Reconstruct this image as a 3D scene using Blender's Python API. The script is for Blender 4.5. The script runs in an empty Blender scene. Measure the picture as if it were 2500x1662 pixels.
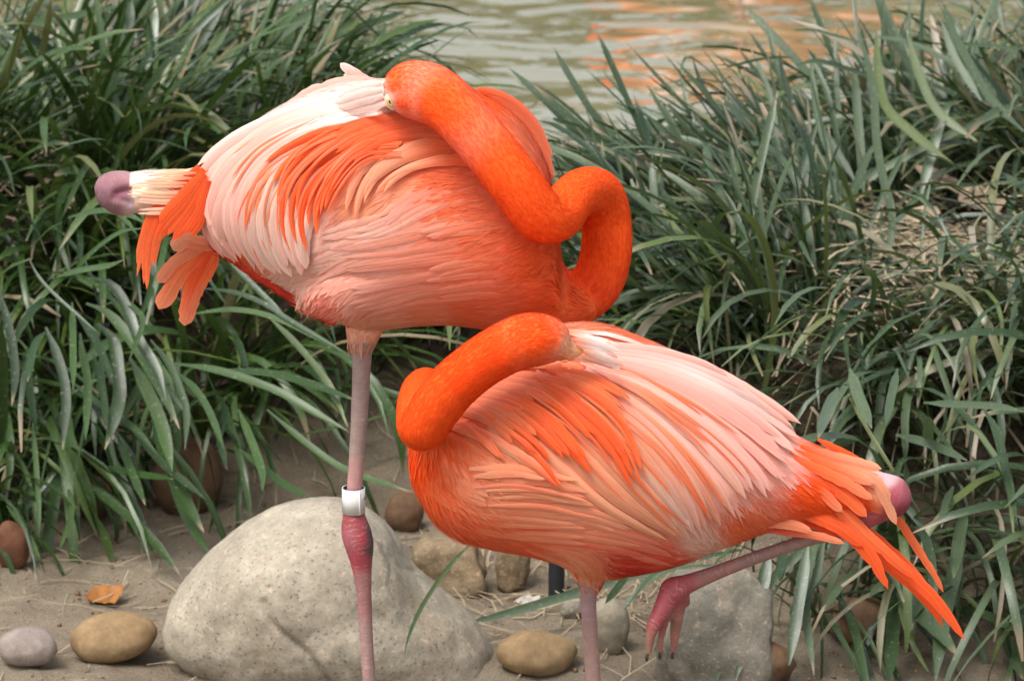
import bpy, bmesh, math, random
import numpy as np
from mathutils import Vector, Matrix, noise
from mathutils.bvhtree import BVHTree

scn = bpy.context.scene
C = scn.collection
D = bpy.data
rng = random.Random(7)
nrg = np.random.default_rng(7)
R = math.radians

# ------------------------------------------------------------------ camera, light, exposure
CAM = Vector((0.0, -4.0, 1.691))
PITCH = R(15.0)
cd = D.cameras.new('camera')
cam = D.objects.new('camera', cd)
C.objects.link(cam)
cam.location = CAM
cam.rotation_euler = (R(90) - PITCH, 0, 0)
cd.lens = 120.0
cd.sensor_width = 36.0
cd.clip_start = 0.1
cd.clip_end = 600
cd.dof.use_dof = True
cd.dof.focus_distance = 3.92
cd.dof.aperture_fstop = 13.0
scn.camera = cam

SUN_EL, SUN_AZ = 62.0, 230.0      # azimuth measured in the ground plane from +x towards +y
w = D.worlds.new('World')
scn.world = w
w.use_nodes = True
nt = w.node_tree
bg = nt.nodes['Background']
sky = nt.nodes.new('ShaderNodeTexSky')
sky.sky_type = 'NISHITA'
sky.sun_disc = False
sky.sun_elevation = R(SUN_EL)
sky.sun_rotation = R(90 - SUN_AZ)
sky.air_density = 1.0
sky.dust_density = 4.0
sky.ozone_density = 0.6
hs = nt.nodes.new('ShaderNodeHueSaturation')      # thin high cloud: a greyer sky
hs.inputs['Saturation'].default_value = 0.55
nt.links.new(sky.outputs[0], hs.inputs['Color'])
nt.links.new(hs.outputs[0], bg.inputs[0])
bg.inputs[1].default_value = 0.14
sd = D.lights.new('sun', 'SUN')
sun = D.objects.new('sun', sd)
C.objects.link(sun)
sd.energy = 1.35
sd.angle = R(24)
sd.color = (1.0, 0.98, 0.955)
sun_dir = Vector((math.cos(R(SUN_EL)) * math.cos(R(SUN_AZ)), math.cos(R(SUN_EL)) * math.sin(R(SUN_AZ)), math.sin(R(SUN_EL))))
sun.rotation_euler = (-sun_dir).to_track_quat('-Z', 'Y').to_euler()
scn.view_settings.view_transform = 'Standard'
scn.view_settings.look = 'None'
scn.view_settings.gamma = 1.0
scn.view_settings.use_curve_mapping = False
scn.view_settings.exposure = 0.93

# ------------------------------------------------------------------ photograph-plane helper: a spot in the picture at a real distance Y
F = 2500 * 120 / 36
FWD = Vector((0, math.cos(PITCH), -math.sin(PITCH)))
UPV = Vector((0, math.sin(PITCH), math.cos(PITCH)))

def ray(u, v):
    return FWD + Vector((1, 0, 0)) * ((u - 1250) / F) + UPV * (-(v - 831) / F)

def P(u, v, Y):
    d = ray(u, v)
    return CAM + d * ((Y + 4.0) / d.y)

def proj(p):
    q = Vector(p) - CAM
    f = q.dot(FWD)
    return 1250 + F * q.x / f, 831 - F * q.dot(UPV) / f

def pxm(Y):                     # metres per picture pixel at distance Y
    return (Y + 4.0) / F / math.cos(PITCH) * 0.985

K = 2500 / 2359
def Q(pts): return [(p[0] * K, p[1] * K) + tuple(p[2:]) for p in pts]
def mkz(ox, oy, s): return lambda pts: [(ox + p[0] / s, oy + p[1] / s) + tuple(p[2:]) for p in pts]
Z1 = mkz(200, 130, 2.24)
Z2 = mkz(800, 100, 2.1475)
Z3 = mkz(960, 750, 2.24)
Z4 = mkz(1600, 850, 2.091)
ZL = mkz(0, 500, 2.6133)
ZR = mkz(1900, 900, 2.0583)
ZU = mkz(1500, 0, 1.742)
ZT = mkz(0, 0, 2.1445)
Z6 = mkz(1200, 1250, 1.966)
Z5 = mkz(0, 1000, 1.887)

def srgb(r, g, b):
    f = lambda c: (c / 255 / 12.92) if c / 255 <= 0.04045 else ((c / 255 + 0.055) / 1.055) ** 2.4
    return (f(r), f(g), f(b))

def sm(a, b, x):
    t = min(1, max(0, (x - a) / (b - a)))
    return t * t * (3 - 2 * t)

# ------------------------------------------------------------------ object helpers
def tag(o, label=None, cat=None, group=None, kind=None):
    if label: o['label'] = label
    if cat: o['category'] = cat
    if group: o['group'] = group
    if kind: o['kind'] = kind
    return o

def link(name, me, parent=None, mat=None):
    o = D.objects.new(name, me)
    C.objects.link(o)
    if mat is not None and me is not None and not me.materials:
        me.materials.append(mat)
    if parent is not None:
        o.parent = parent
    return o

def empty(name, loc):
    o = D.objects.new(name, None)
    o.empty_display_size = 0.05
    C.objects.link(o)
    o.location = loc
    return o

def mesh(name, verts, faces, smooth=True, origin=None, col=None, uv=None, tone=None):
    me = D.meshes.new(name)
    vs = np.asarray([tuple(v) for v in verts], dtype=float) if not isinstance(verts, np.ndarray) else verts
    if origin is not None:
        vs = vs - np.asarray(tuple(origin))
    me.from_pydata(vs.tolist(), [], faces if isinstance(faces, list) else faces.tolist())
    if smooth:
        me.polygons.foreach_set('use_smooth', [True] * len(me.polygons))
    if col is not None:
        a = me.color_attributes.new('Col', 'FLOAT_COLOR', 'POINT')
        c = np.ones((len(vs), 4), dtype=np.float32)
        c[:, :3] = np.asarray(col, dtype=np.float32)
        a.data.foreach_set('color', c.ravel())
    if tone is not None:
        a = me.attributes.new('tone', 'FLOAT', 'POINT')
        a.data.foreach_set('value', np.asarray(tone, dtype=np.float32))
    if uv is not None:
        l = me.uv_layers.new(name='UVMap')
        idx = np.empty(len(me.loops), dtype=np.int32)
        me.loops.foreach_get('vertex_index', idx)
        l.data.foreach_set('uv', np.asarray(uv, dtype=np.float32)[idx].ravel())
    me.update()
    return me

def resample(pts, n):
    a = np.asarray(pts, dtype=float)
    if len(a) > 2:                       # catmull-rom first
        out = []
        ext = np.vstack([2 * a[0] - a[1], a, 2 * a[-1] - a[-2]])
        for i in range(1, len(ext) - 2):
            p0, p1, p2, p3 = ext[i - 1], ext[i], ext[i + 1], ext[i + 2]
            for t in np.linspace(0, 1, 8, endpoint=False):
                out.append(0.5 * (2 * p1 + (p2 - p0) * t + (2 * p0 - 5 * p1 + 4 * p2 - p3) * t * t + (3 * p1 - p0 - 3 * p2 + p3) * t ** 3))
        out.append(a[-1])
        a = np.asarray(out)
    d = np.r_[0, np.cumsum(np.linalg.norm(np.diff(a[:, :2] if a.shape[1] < 3 or True else a, axis=0), axis=1))]
    if d[-1] == 0: d = np.arange(len(a), dtype=float)
    s = np.linspace(0, d[-1], n)
    return np.stack([np.interp(s, d, a[:, k]) for k in range(a.shape[1])], 1)

# ------------------------------------------------------------------ materials
def newmat(name):
    m = D.materials.new(name)
    m.use_nodes = True
    t = m.node_tree
    t.nodes.clear()
    out = t.nodes.new('ShaderNodeOutputMaterial')
    b = t.nodes.new('ShaderNodeBsdfPrincipled')
    t.links.new(b.outputs[0], out.inputs[0])
    return m, t, b, out

def N(t, typ, **kw):
    n = t.nodes.new(typ)
    for k, v in kw.items():
        if k.startswith('i_'):
            n.inputs[int(k[2:]) if k[2:].isdigit() else k[2:]].default_value = v
        else:
            setattr(n, k, v)
    return n

def ramp(t, stops, interp='LINEAR'):
    n = t.nodes.new('ShaderNodeValToRGB')
    n.color_ramp.interpolation = interp
    e = n.color_ramp.elements
    while len(e) < len(stops): e.new(0.5)
    for x, (p, c) in zip(e, stops):
        x.position = p
        x.color = (*c, 1)
    return n

def mixc(t, fac, a, b, mode='MIX'):
    n = t.nodes.new('ShaderNodeMix')
    n.data_type = 'RGBA'
    n.blend_type = mode
    for sock, val in ((n.inputs[0], fac), (n.inputs[6], a), (n.inputs[7], b)):
        if hasattr(val, 'is_linked') or isinstance(val, bpy.types.NodeSocket): t.links.new(val, sock)
        elif isinstance(val, (int, float)): sock.default_value = val
        else: sock.default_value = (*val, 1)
    return n.outputs[2]

def math_(t, op, a, b=None, c=None):
    n = t.nodes.new('ShaderNodeMath')
    n.operation = op
    for i, val in enumerate((a, b, c)):
        if val is None: continue
        if isinstance(val, bpy.types.NodeSocket): t.links.new(val, n.inputs[i])
        else: n.inputs[i].default_value = val
    return n.outputs[0]

def bump(t, b, height, strength, dist=0.002):
    n = t.nodes.new('ShaderNodeBump')
    n.inputs['Strength'].default_value = strength
    n.inputs['Distance'].default_value = dist
    t.links.new(height, n.inputs['Height'])
    t.links.new(n.outputs[0], b.inputs['Normal'])
    return n

def noise_(t, vec, scale, detail=3, rough=0.55, dist=0.0):
    n = N(t, 'ShaderNodeTexNoise')
    n.inputs['Scale'].default_value = scale
    n.inputs['Detail'].default_value = detail
    n.inputs['Roughness'].default_value = rough
    n.inputs['Distortion'].default_value = dist
    if vec is not None: t.links.new(vec, n.inputs['Vector'])
    return n

def mapping(t, vec, scale=(1, 1, 1), rot=(0, 0, 0)):
    n = N(t, 'ShaderNodeMapping')
    n.inputs['Scale'].default_value = scale
    n.inputs['Rotation'].default_value = rot
    t.links.new(vec, n.inputs['Vector'])
    return n.outputs[0]

def feather_mat(name, transl=0.30, streak=0.42):
    m, t, b, out = newmat(name)
    at = N(t, 'ShaderNodeAttribute', attribute_name='Col')
    uv = N(t, 'ShaderNodeTexCoord')
    sx = N(t, 'ShaderNodeSeparateXYZ')
    t.links.new(uv.outputs['UV'], sx.inputs[0])
    # barbs run outwards and towards the tip: shear v by |u|
    ax = math_(t, 'ABSOLUTE', sx.outputs[0])
    bv = math_(t, 'SUBTRACT', sx.outputs[1], math_(t, 'MULTIPLY', ax, 0.22))
    oi = N(t, 'ShaderNodeObjectInfo')
    cmb = N(t, 'ShaderNodeCombineXYZ')
    t.links.new(math_(t, 'MULTIPLY', sx.outputs[0], 2.2), cmb.inputs[0])
    t.links.new(math_(t, 'MULTIPLY', bv, 34.0), cmb.inputs[1])
    t.links.new(math_(t, 'MULTIPLY', oi.outputs['Random'], 50.0), cmb.inputs[2])
    n1 = noise_(t, cmb.outputs[0], 1.4, 3)
    cmb2 = N(t, 'ShaderNodeCombineXYZ')
    t.links.new(math_(t, 'MULTIPLY', sx.outputs[0], 5.0), cmb2.inputs[0])
    t.links.new(math_(t, 'MULTIPLY', sx.outputs[1], 1.3), cmb2.inputs[1])
    t.links.new(math_(t, 'MULTIPLY', oi.outputs['Random'], 31.0), cmb2.inputs[2])
    n2 = noise_(t, cmb2.outputs[0], 1.5, 2)
    k = math_(t, 'ADD', math_(t, 'MULTIPLY', n1.outputs[0], streak), math_(t, 'MULTIPLY', n2.outputs[0], streak * 1.2))
    k = math_(t, 'ADD', k, 1.0 - streak * 1.1)
    col = mixc(t, 1.0, at.outputs['Color'], k, 'MULTIPLY')
    shaft = math_(t, 'MULTIPLY', math_(t, 'LESS_THAN', ax, 0.07), 0.07)
    col = mixc(t, shaft, col, srgb(250, 215, 190))
    t.links.new(col, b.inputs['Base Color'])
    b.inputs['Roughness'].default_value = 0.62
    b.inputs['Specular IOR Level'].default_value = 0.25
    bump(t, b, n1.outputs[0], 0.35, 0.0012)
    tr = N(t, 'ShaderNodeBsdfTranslucent')
    t.links.new(col, tr.inputs[0])
    mx = N(t, 'ShaderNodeMixShader', i_0=transl)
    t.links.new(b.outputs[0], mx.inputs[1])
    t.links.new(tr.outputs[0], mx.inputs[2])
    t.links.new(mx.outputs[0], out.inputs[0])
    return m

def plumage_mat():
    m, t, b, out = newmat('plumage')
    at = N(t, 'ShaderNodeAttribute', attribute_name='Col')
    t.links.new(at.outputs['Color'], b.inputs['Base Color'])
    b.inputs['Roughness'].default_value = 0.9
    b.inputs['Specular IOR Level'].default_value = 0.06
    tr = N(t, 'ShaderNodeBsdfTranslucent')
    t.links.new(at.outputs['Color'], tr.inputs[0])
    mx = N(t, 'ShaderNodeMixShader', i_0=0.3)
    t.links.new(b.outputs[0], mx.inputs[1])
    t.links.new(tr.outputs[0], mx.inputs[2])
    t.links.new(mx.outputs[0], out.inputs[0])
    return m

def body_mat():
    m, t, b, out = newmat('bird_skin_and_down')
    at = N(t, 'ShaderNodeAttribute', attribute_name='Col')
    leg = N(t, 'ShaderNodeAttribute', attribute_name='tone')      # 1 on bare skin
    tc = N(t, 'ShaderNodeTexCoord')
    n1 = noise_(t, tc.outputs['Object'], 260, 3)
    # scutes: transverse plates down the shank, broken up
    rn = N(t, 'ShaderNodeAttribute', attribute_name='run')
    wob = noise_(t, tc.outputs['Object'], 130, 2)
    ph = math_(t, 'ADD', math_(t, 'MULTIPLY', rn.outputs['Fac'], 165.0), math_(t, 'MULTIPLY', wob.outputs[0], 2.2))
    fr = math_(t, 'ABSOLUTE', math_(t, 'SUBTRACT', math_(t, 'FRACT', ph), 0.5))
    e = ramp(t, [(0.0, (0, 0, 0)), (0.16, (1, 1, 1))])
    t.links.new(fr, e.inputs[0])
    h = mixc(t, leg.outputs['Fac'], n1.outputs[0], e.outputs[0])
    brk = noise_(t, tc.outputs['Object'], 75, 2)
    bm_ = ramp(t, [(0.42, (0, 0, 0)), (0.62, (1, 1, 1))])
    t.links.new(brk.outputs[0], bm_.inputs[0])
    seam = math_(t, 'MULTIPLY', math_(t, 'MULTIPLY', leg.outputs['Fac'], math_(t, 'SUBTRACT', 1.0, e.outputs[0])), bm_.outputs[0])
    col = mixc(t, math_(t, 'MULTIPLY', seam, 0.38), at.outputs['Color'], srgb(205, 170, 160))
    n3 = noise_(t, tc.outputs['Object'], 90, 4)
    k = math_(t, 'ADD', math_(t, 'MULTIPLY', n3.outputs[0], math_(t, 'ADD', 0.12, math_(t, 'MULTIPLY', leg.outputs['Fac'], 0.5))), math_(t, 'SUBTRACT', 0.94, math_(t, 'MULTIPLY', leg.outputs['Fac'], 0.25)))
    col = mixc(t, 1.0, col, k, 'MULTIPLY')
    t.links.new(col, b.inputs['Base Color'])
    t.links.new(math_(t, 'SUBTRACT', 0.95, math_(t, 'MULTIPLY', leg.outputs['Fac'], 0.45)), b.inputs['Roughness'])
    t.links.new(math_(t, 'ADD', 0.05, math_(t, 'MULTIPLY', leg.outputs['Fac'], 0.3)), b.inputs['Specular IOR Level'])
    bump(t, b, h, 0.25, 0.0011)
    return m

def simple(name, color, rough=0.5, spec=0.4, nscale=None, namt=0.2, bumpk=0.0, bdist=0.001):
    m, t, b, out = newmat(name)
    tc = N(t, 'ShaderNodeTexCoord')
    b.inputs['Roughness'].default_value = rough
    b.inputs['Specular IOR Level'].default_value = spec
    if nscale:
        n = noise_(t, tc.outputs['Object'], nscale, 4)
        k = math_(t, 'ADD', math_(t, 'MULTIPLY', n.outputs[0], namt * 2), 1 - namt)
        t.links.new(mixc(t, 1.0, color, k, 'MULTIPLY'), b.inputs['Base Color'])
        if bumpk: bump(t, b, n.outputs[0], bumpk, bdist)
    else:
        b.inputs['Base Color'].default_value = (*color, 1)
    return m

def grass_mat(name, stops):
    m, t, b, out = newmat(name)
    oi = N(t, 'ShaderNodeObjectInfo')
    tn = N(t, 'ShaderNodeAttribute', attribute_name='tone')
    rnd = math_(t, 'ADD', tn.outputs['Fac'], math_(t, 'MULTIPLY', oi.outputs['Random'], math_(t, 'LESS_THAN', tn.outputs['Fac'], 0.0005)))
    base = ramp(t, stops)
    t.links.new(rnd, base.inputs[0])
    tc = N(t, 'ShaderNodeTexCoord')
    sx = N(t, 'ShaderNodeSeparateXYZ')
    t.links.new(tc.outputs['UV'], sx.inputs[0])
    # fine lengthwise veins
    cmb = N(t, 'ShaderNodeCombineXYZ')
    t.links.new(math_(t, 'MULTIPLY', sx.outputs[0], 9.0), cmb.inputs[0])
    t.links.new(math_(t, 'MULTIPLY', sx.outputs[1], 2.0), cmb.inputs[1])
    t.links.new(math_(t, 'MULTIPLY', rnd, 77.0), cmb.inputs[2])
    vein = noise_(t, cmb.outputs[0], 1.6, 2)
    k = math_(t, 'ADD', math_(t, 'MULTIPLY', vein.outputs[0], 1.2), 0.4)
    c = mixc(t, 1.0, base.outputs[0], k, 'MULTIPLY')
    # pale dust flecks
    fl = noise_(t, tc.outputs['Object'], 170, 3, 0.7)
    fr = ramp(t, [(0.60, (0, 0, 0)), (0.72, (1, 1, 1))])
    t.links.new(fl.outputs[0], fr.inputs[0])
    c = mixc(t, math_(t, 'MULTIPLY', fr.outputs[0], 0.6), c, (0.33, 0.33, 0.26))
    # withered tip, starting at a different place on each blade
    wob = noise_(t, cmb.outputs[0], 4.0, 2)
    start = math_(t, 'ADD', 0.90, math_(t, 'MULTIPLY', math_(t, 'FRACT', math_(t, 'MULTIPLY', rnd, 7.3)), 0.16))
    tip = math_(t, 'MULTIPLY', math_(t, 'SUBTRACT', math_(t, 'ADD', sx.outputs[1], math_(t, 'MULTIPLY', wob.outputs[0], 0.05)), start), 14.0)
    tip = N(t, 'ShaderNodeClamp').inputs[0].node if False else math_(t, 'MINIMUM', math_(t, 'MAXIMUM', tip, 0.0), 1.0)
    c = mixc(t, tip, c, (0.27, 0.20, 0.12))
    t.links.new(c, b.inputs['Base Color'])
    t.links.new(math_(t, 'ADD', 0.22, math_(t, 'MULTIPLY', math_(t, 'FRACT', math_(t, 'MULTIPLY', rnd, 13.7)), 0.26)), b.inputs['Roughness'])
    b.inputs['Specular IOR Level'].default_value = 0.6
    bump(t, b, vein.outputs[0], 0.25, 0.001)
    tr = N(t, 'ShaderNodeBsdfTranslucent')
    t.links.new(mixc(t, 0.4, c, (0.10, 0.16, 0.02)), tr.inputs[0])
    mx = N(t, 'ShaderNodeMixShader', i_0=0.22)
    t.links.new(b.outputs[0], mx.inputs[1])
    t.links.new(tr.outputs[0], mx.inputs[2])
    t.links.new(mx.outputs[0], out.inputs[0])
    return m

def stone_mat(name, c1, c2, speck=None, scale=1.0, stain=None, bumpk=0.4):
    m, t, b, out = newmat(name)
    tc = N(t, 'ShaderNodeTexCoord')
    o = tc.outputs['Object']
    n1 = noise_(t, o, 9 * scale, 5, 0.6)
    r1 = ramp(t, [(0.3, c1), (0.7, c2)])
    t.links.new(n1.outputs[0], r1.inputs[0])
    ns = noise_(t, o, 38 * scale, 5, 0.7)
    c = mixc(t, 1.0, r1.outputs[0], math_(t, 'ADD', math_(t, 'MULTIPLY', ns.outputs[0], 0.9), 0.55), 'MULTIPLY')
    if stain:
        n4 = noise_(t, o, 5 * scale, 4, 0.6, 0.6)
        r4 = ramp(t, [(0.52, (0, 0, 0)), (0.68, (1, 1, 1))])
        t.links.new(n4.outputs[0], r4.inputs[0])
        c = mixc(t, math_(t, 'MULTIPLY', r4.outputs[0], 0.6), c, stain)
    n2 = noise_(t, o, 170 * scale, 3, 0.7)
    k = math_(t, 'ADD', math_(t, 'MULTIPLY', n2.outputs[0], 0.6), 0.7)
    c = mixc(t, 1.0, c, k, 'MULTIPLY')
    if speck:
        v = noise_(t, o, 210 * scale, 2, 0.5)
        r = ramp(t, [(0.60, (0, 0, 0)), (0.68, (1, 1, 1))])
        t.links.new(v.outputs[0], r.inputs[0])
        c = mixc(t, math_(t, 'MULTIPLY', r.outputs[0], 0.55), c, speck)
        v2 = noise_(t, mapping(t, o, (1, 1, 1), (1, 2, 0.5)), 120 * scale, 2, 0.5)
        r2 = ramp(t, [(0.60, (0, 0, 0)), (0.72, (1, 1, 1))])
        t.links.new(v2.outputs[0], r2.inputs[0])
        c = mixc(t, math_(t, 'MULTIPLY', r2.outputs[0], 0.35), c, srgb(222, 190, 160))
    t.links.new(c, b.inputs['Base Color'])
    b.inputs['Roughness'].default_value = 0.75
    b.inputs['Specular IOR Level'].default_value = 0.3
    n3 = noise_(t, o, 60 * scale, 8, 0.75)
    bump(t, b, n3.outputs[0], min(1.0, bumpk * 1.8), 0.005)
    return m

def ground_mat():
    m, t, b, out = newmat('sandy_soil')
    tc = N(t, 'ShaderNodeTexCoord')
    o = tc.outputs['Object']
    n1 = noise_(t, o, 3.5, 5, 0.6)
    r1 = ramp(t, [(0.3, srgb(138, 123, 102)), (0.7, srgb(184, 169, 146))])
    t.links.new(n1.outputs[0], r1.inputs[0])
    n2 = noise_(t, o, 300, 3, 0.8)
    k = math_(t, 'ADD', math_(t, 'MULTIPLY', n2.outputs[0], 1.7), 0.15)
    c = mixc(t, 1.0, r1.outputs[0], k, 'MULTIPLY')
    n5 = noise_(t, o, 230, 2, 0.5)
    r5 = ramp(t, [(0.64, (0, 0, 0)), (0.72, (1, 1, 1))])
    t.links.new(n5.outputs[0], r5.inputs[0])
    c = mixc(t, math_(t, 'MULTIPLY', r5.outputs[0], 0.6), c, srgb(80, 62, 48))
    n8 = noise_(t, o, 1.7, 3, 0.6)
    r8 = ramp(t, [(0.48, (1, 1, 1)), (0.66, (0.72, 0.70, 0.68))])
    t.links.new(n8.outputs[0], r8.inputs[0])
    c = mixc(t, 1.0, c, r8.outputs[0], 'MULTIPLY')
    # humus of the higher planting bed, its colour darkened to add shade between blades
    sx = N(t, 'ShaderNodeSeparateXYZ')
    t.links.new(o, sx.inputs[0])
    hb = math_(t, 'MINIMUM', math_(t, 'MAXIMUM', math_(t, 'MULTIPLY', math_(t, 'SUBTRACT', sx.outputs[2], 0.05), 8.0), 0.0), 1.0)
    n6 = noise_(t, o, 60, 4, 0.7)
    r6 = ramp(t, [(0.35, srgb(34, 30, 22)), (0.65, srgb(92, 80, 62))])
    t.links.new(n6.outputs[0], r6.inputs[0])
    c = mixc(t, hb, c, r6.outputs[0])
    t.links.new(c, b.inputs['Base Color'])
    b.inputs['Roughness'].default_value = 0.95
    b.inputs['Specular IOR Level'].default_value = 0.1
    n3 = noise_(t, o, 110, 6, 0.8)
    n7 = noise_(t, o, 380, 2, 0.6)
    bump(t, b, math_(t, 'ADD', n3.outputs[0], math_(t, 'MULTIPLY', n7.outputs[0], 0.35)), 1.0, 0.012)
    return m

def water_mat():
    m, t, b, out = newmat('murky_water')
    tc = N(t, 'ShaderNodeTexCoord')
    o = tc.outputs['Object']
    b.inputs['Base Color'].default_value = (*srgb(122, 116, 84), 1)
    b.inputs['Roughness'].default_value = 0.03
    b.inputs['IOR'].default_value = 1.42
    n1 = noise_(t, mapping(t, o, (1.0, 1.2, 1), (0, 0, 0.15)), 2.1, 1, 0.3, 0.6)
    n2 = noise_(t, mapping(t, o, (1.0, 1.3, 1), (0, 0, -0.3)), 10.0, 1, 0.4)
    h = math_(t, 'ADD', n1.outputs[0], math_(t, 'MULTIPLY', n2.outputs[0], 0.05))
    bump(t, b, h, 1.0, 0.034)
    return m

M = dict(
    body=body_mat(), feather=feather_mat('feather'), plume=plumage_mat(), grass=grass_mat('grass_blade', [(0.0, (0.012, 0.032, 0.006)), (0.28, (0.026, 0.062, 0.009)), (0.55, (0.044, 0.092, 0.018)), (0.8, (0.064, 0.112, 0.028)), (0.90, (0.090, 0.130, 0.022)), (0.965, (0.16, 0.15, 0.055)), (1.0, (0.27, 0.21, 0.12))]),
    greyish=grass_mat('greyish_grass_blade', [(0.0, (0.014, 0.036, 0.010)), (0.22, (0.032, 0.062, 0.020)), (0.45, (0.054, 0.092, 0.036)), (0.70, (0.088, 0.124, 0.064)), (0.84, (0.100, 0.140, 0.028)), (0.92, (0.17, 0.16, 0.08)), (1.0, (0.30, 0.25, 0.17))]), ground=ground_mat(), water=water_mat(),
    straw=simple('straw', srgb(156, 141, 114), 0.7, 0.2, 60, 0.35),
    dead=simple('dead_leaf', srgb(176, 152, 128), 0.75, 0.2, 40, 0.3, 0.4, 0.002),
    amber=simple('amber_leaf', srgb(146, 96, 46), 0.6, 0.3, 45, 0.45, 0.4, 0.002),
    band=simple('white_band', srgb(214, 214, 208), 0.3, 0.5, 50, 0.06),
    ink=simple('ink', (0.02, 0.02, 0.025), 0.5, 0.3),
    post=simple('black_pipe', (0.018, 0.02, 0.024), 0.5, 0.4, 30, 0.3),
    eye=simple('yellow_iris', srgb(196, 176, 118), 0.15, 0.6),
    lid=simple('eyelid', srgb(236, 196, 170), 0.55, 0.3),
    claw=simple('claw', srgb(60, 45, 42), 0.5, 0.4),
    leaf=simple('tree_leaf', (0.055, 0.085, 0.03), 0.6, 0.3, 2, 0.5),
    bark=simple('bark', (0.09, 0.07, 0.05), 0.9, 0.1, 8, 0.3),
    white=simple('white_down', srgb(170, 162, 150), 0.8, 0.1, 90, 0.15),
)

# ------------------------------------------------------------------ ground and water
def tz(x, y):
    t = sm(-0.30, 0.22, x)
    c = math.exp(-((x + 0.10) / 0.20) ** 2)
    y0 = 1.28 * (1 - t) + 0.72 * t + 0.25 * c * t - 0.14 * sm(0.38, 0.55, x)
    y1 = y0 + 0.62 * (1 - t) + 0.5 * t
    h = (0.38 * (1 - t) + 0.32 * t) * (1 - 0.35 * c)
    bank = h * sm(y0, y1, y)
    fall = sm(2.7, 3.7, y)
    z = bank * (1 - fall) - 0.7 * fall
    z -= 0.12 * sm(-0.05, -0.38, y)
    far = sm(24, 30, y)
    z += far * 1.9
    if abs(x) < 3 and -3 < y < 4:
        z += 0.016 * noise.noise((x * 5, y * 5, 0.3)) + 0.008 * noise.noise((x * 17, y * 17, 1.3)) + 0.0045 * noise.noise((x * 45, y * 45, 2.3))
    return z

def axis(lo, hi, fine_lo, fine_hi, step):
    a = list(np.arange(fine_lo, fine_hi, step))
    s, p = step, fine_hi
    while p < hi:
        a.append(p); s *= 1.35; p += s
    a.append(hi)
    s, p = step, fine_lo - step
    while p > lo:
        a.insert(0, p); s *= 1.35; p -= s
    a.insert(0, lo)
    return a

xs = axis(-150, 150, -1.2, 1.2, 0.012)
ys = axis(-40, 300, 0.2, 2.0, 0.012)
vs = [(x, y, tz(x, y)) for y in ys for x in xs]
nx = len(xs)
fs = [(j * nx + i, j * nx + i + 1, (j + 1) * nx + i + 1, (j + 1) * nx + i) for j in range(len(ys) - 1) for i in range(nx - 1)]
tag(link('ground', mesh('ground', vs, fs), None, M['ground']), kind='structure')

WZ = -0.10
wv = [(x, y, WZ) for y in (2.3, 27.5) for x in (-90, 90)]
tag(link('water', mesh('water', wv, [(0, 1, 3, 2)]), None, M['water']), kind='structure')

def ground_hit(u, v):
    d = ray(u, v)
    t = 3.0
    for _ in range(4000):
        p = CAM + d * t
        if p.z <= tz(p.x, p.y): return p
        t += 0.004
    return p

# the far shore with its trees and bushes, mirrored in the pond
def leaf_cloud(cx, cy, cz, rx, ry, rz, n, size):
    V, Fc = [], []
    for _ in range(n):
        a = Vector((rng.gauss(0, 1), rng.gauss(0, 1), rng.gauss(0, 1))).normalized()
        r = rng.random() ** 0.25
        k = 0.75 + 0.5 * noise.noise(a * 1.7 + Vector((cx, cy, 0)))
        p = Vector((cx + a.x * rx * r * k, cy + a.y * ry * r * k, cz + a.z * rz * r * k))
        q = Vector((rng.gauss(0, 1), rng.gauss(0, 1), rng.gauss(0, 1))).normalized()
        s = q.orthogonal().normalized() * size * rng.uniform(0.6, 1.3)
        tt = q.cross(s).normalized() * size * 0.6
        i = len(V)
        V += [p - s, p + tt, p + s, p - tt]
        Fc.append((i, i + 1, i + 2, i + 3))
    return V, Fc

V, Fc = [], []
for i in range(46):
    x = -26 + i * 1.15 + rng.uniform(-0.4, 0.4)
    hgt = rng.uniform(3.0, 6.5)
    v_, f_ = leaf_cloud(x, 31 + rng.uniform(-1.5, 3), 1.4 + hgt * 0.5, 1.5, 1.3, hgt * 0.55, 260, 0.26)
    o = len(V)
    V += v_
    Fc += [tuple(k + o for k in f) for f in f_]
tag(link('treeline', mesh('treeline', V, Fc), None, M['leaf']), label='far wood of green trees along the opposite shore', kind='stuff')

# ------------------------------------------------------------------ stones
def icos(sub):
    bm = bmesh.new()
    bmesh.ops.create_icosphere(bm, subdivisions=sub, radius=1)
    v = [p.co.copy() for p in bm.verts]
    f = [tuple(x.index for x in p.verts) for p in bm.faces]
    bm.free()
    return v, f
ICO4 = icos(4)

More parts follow.
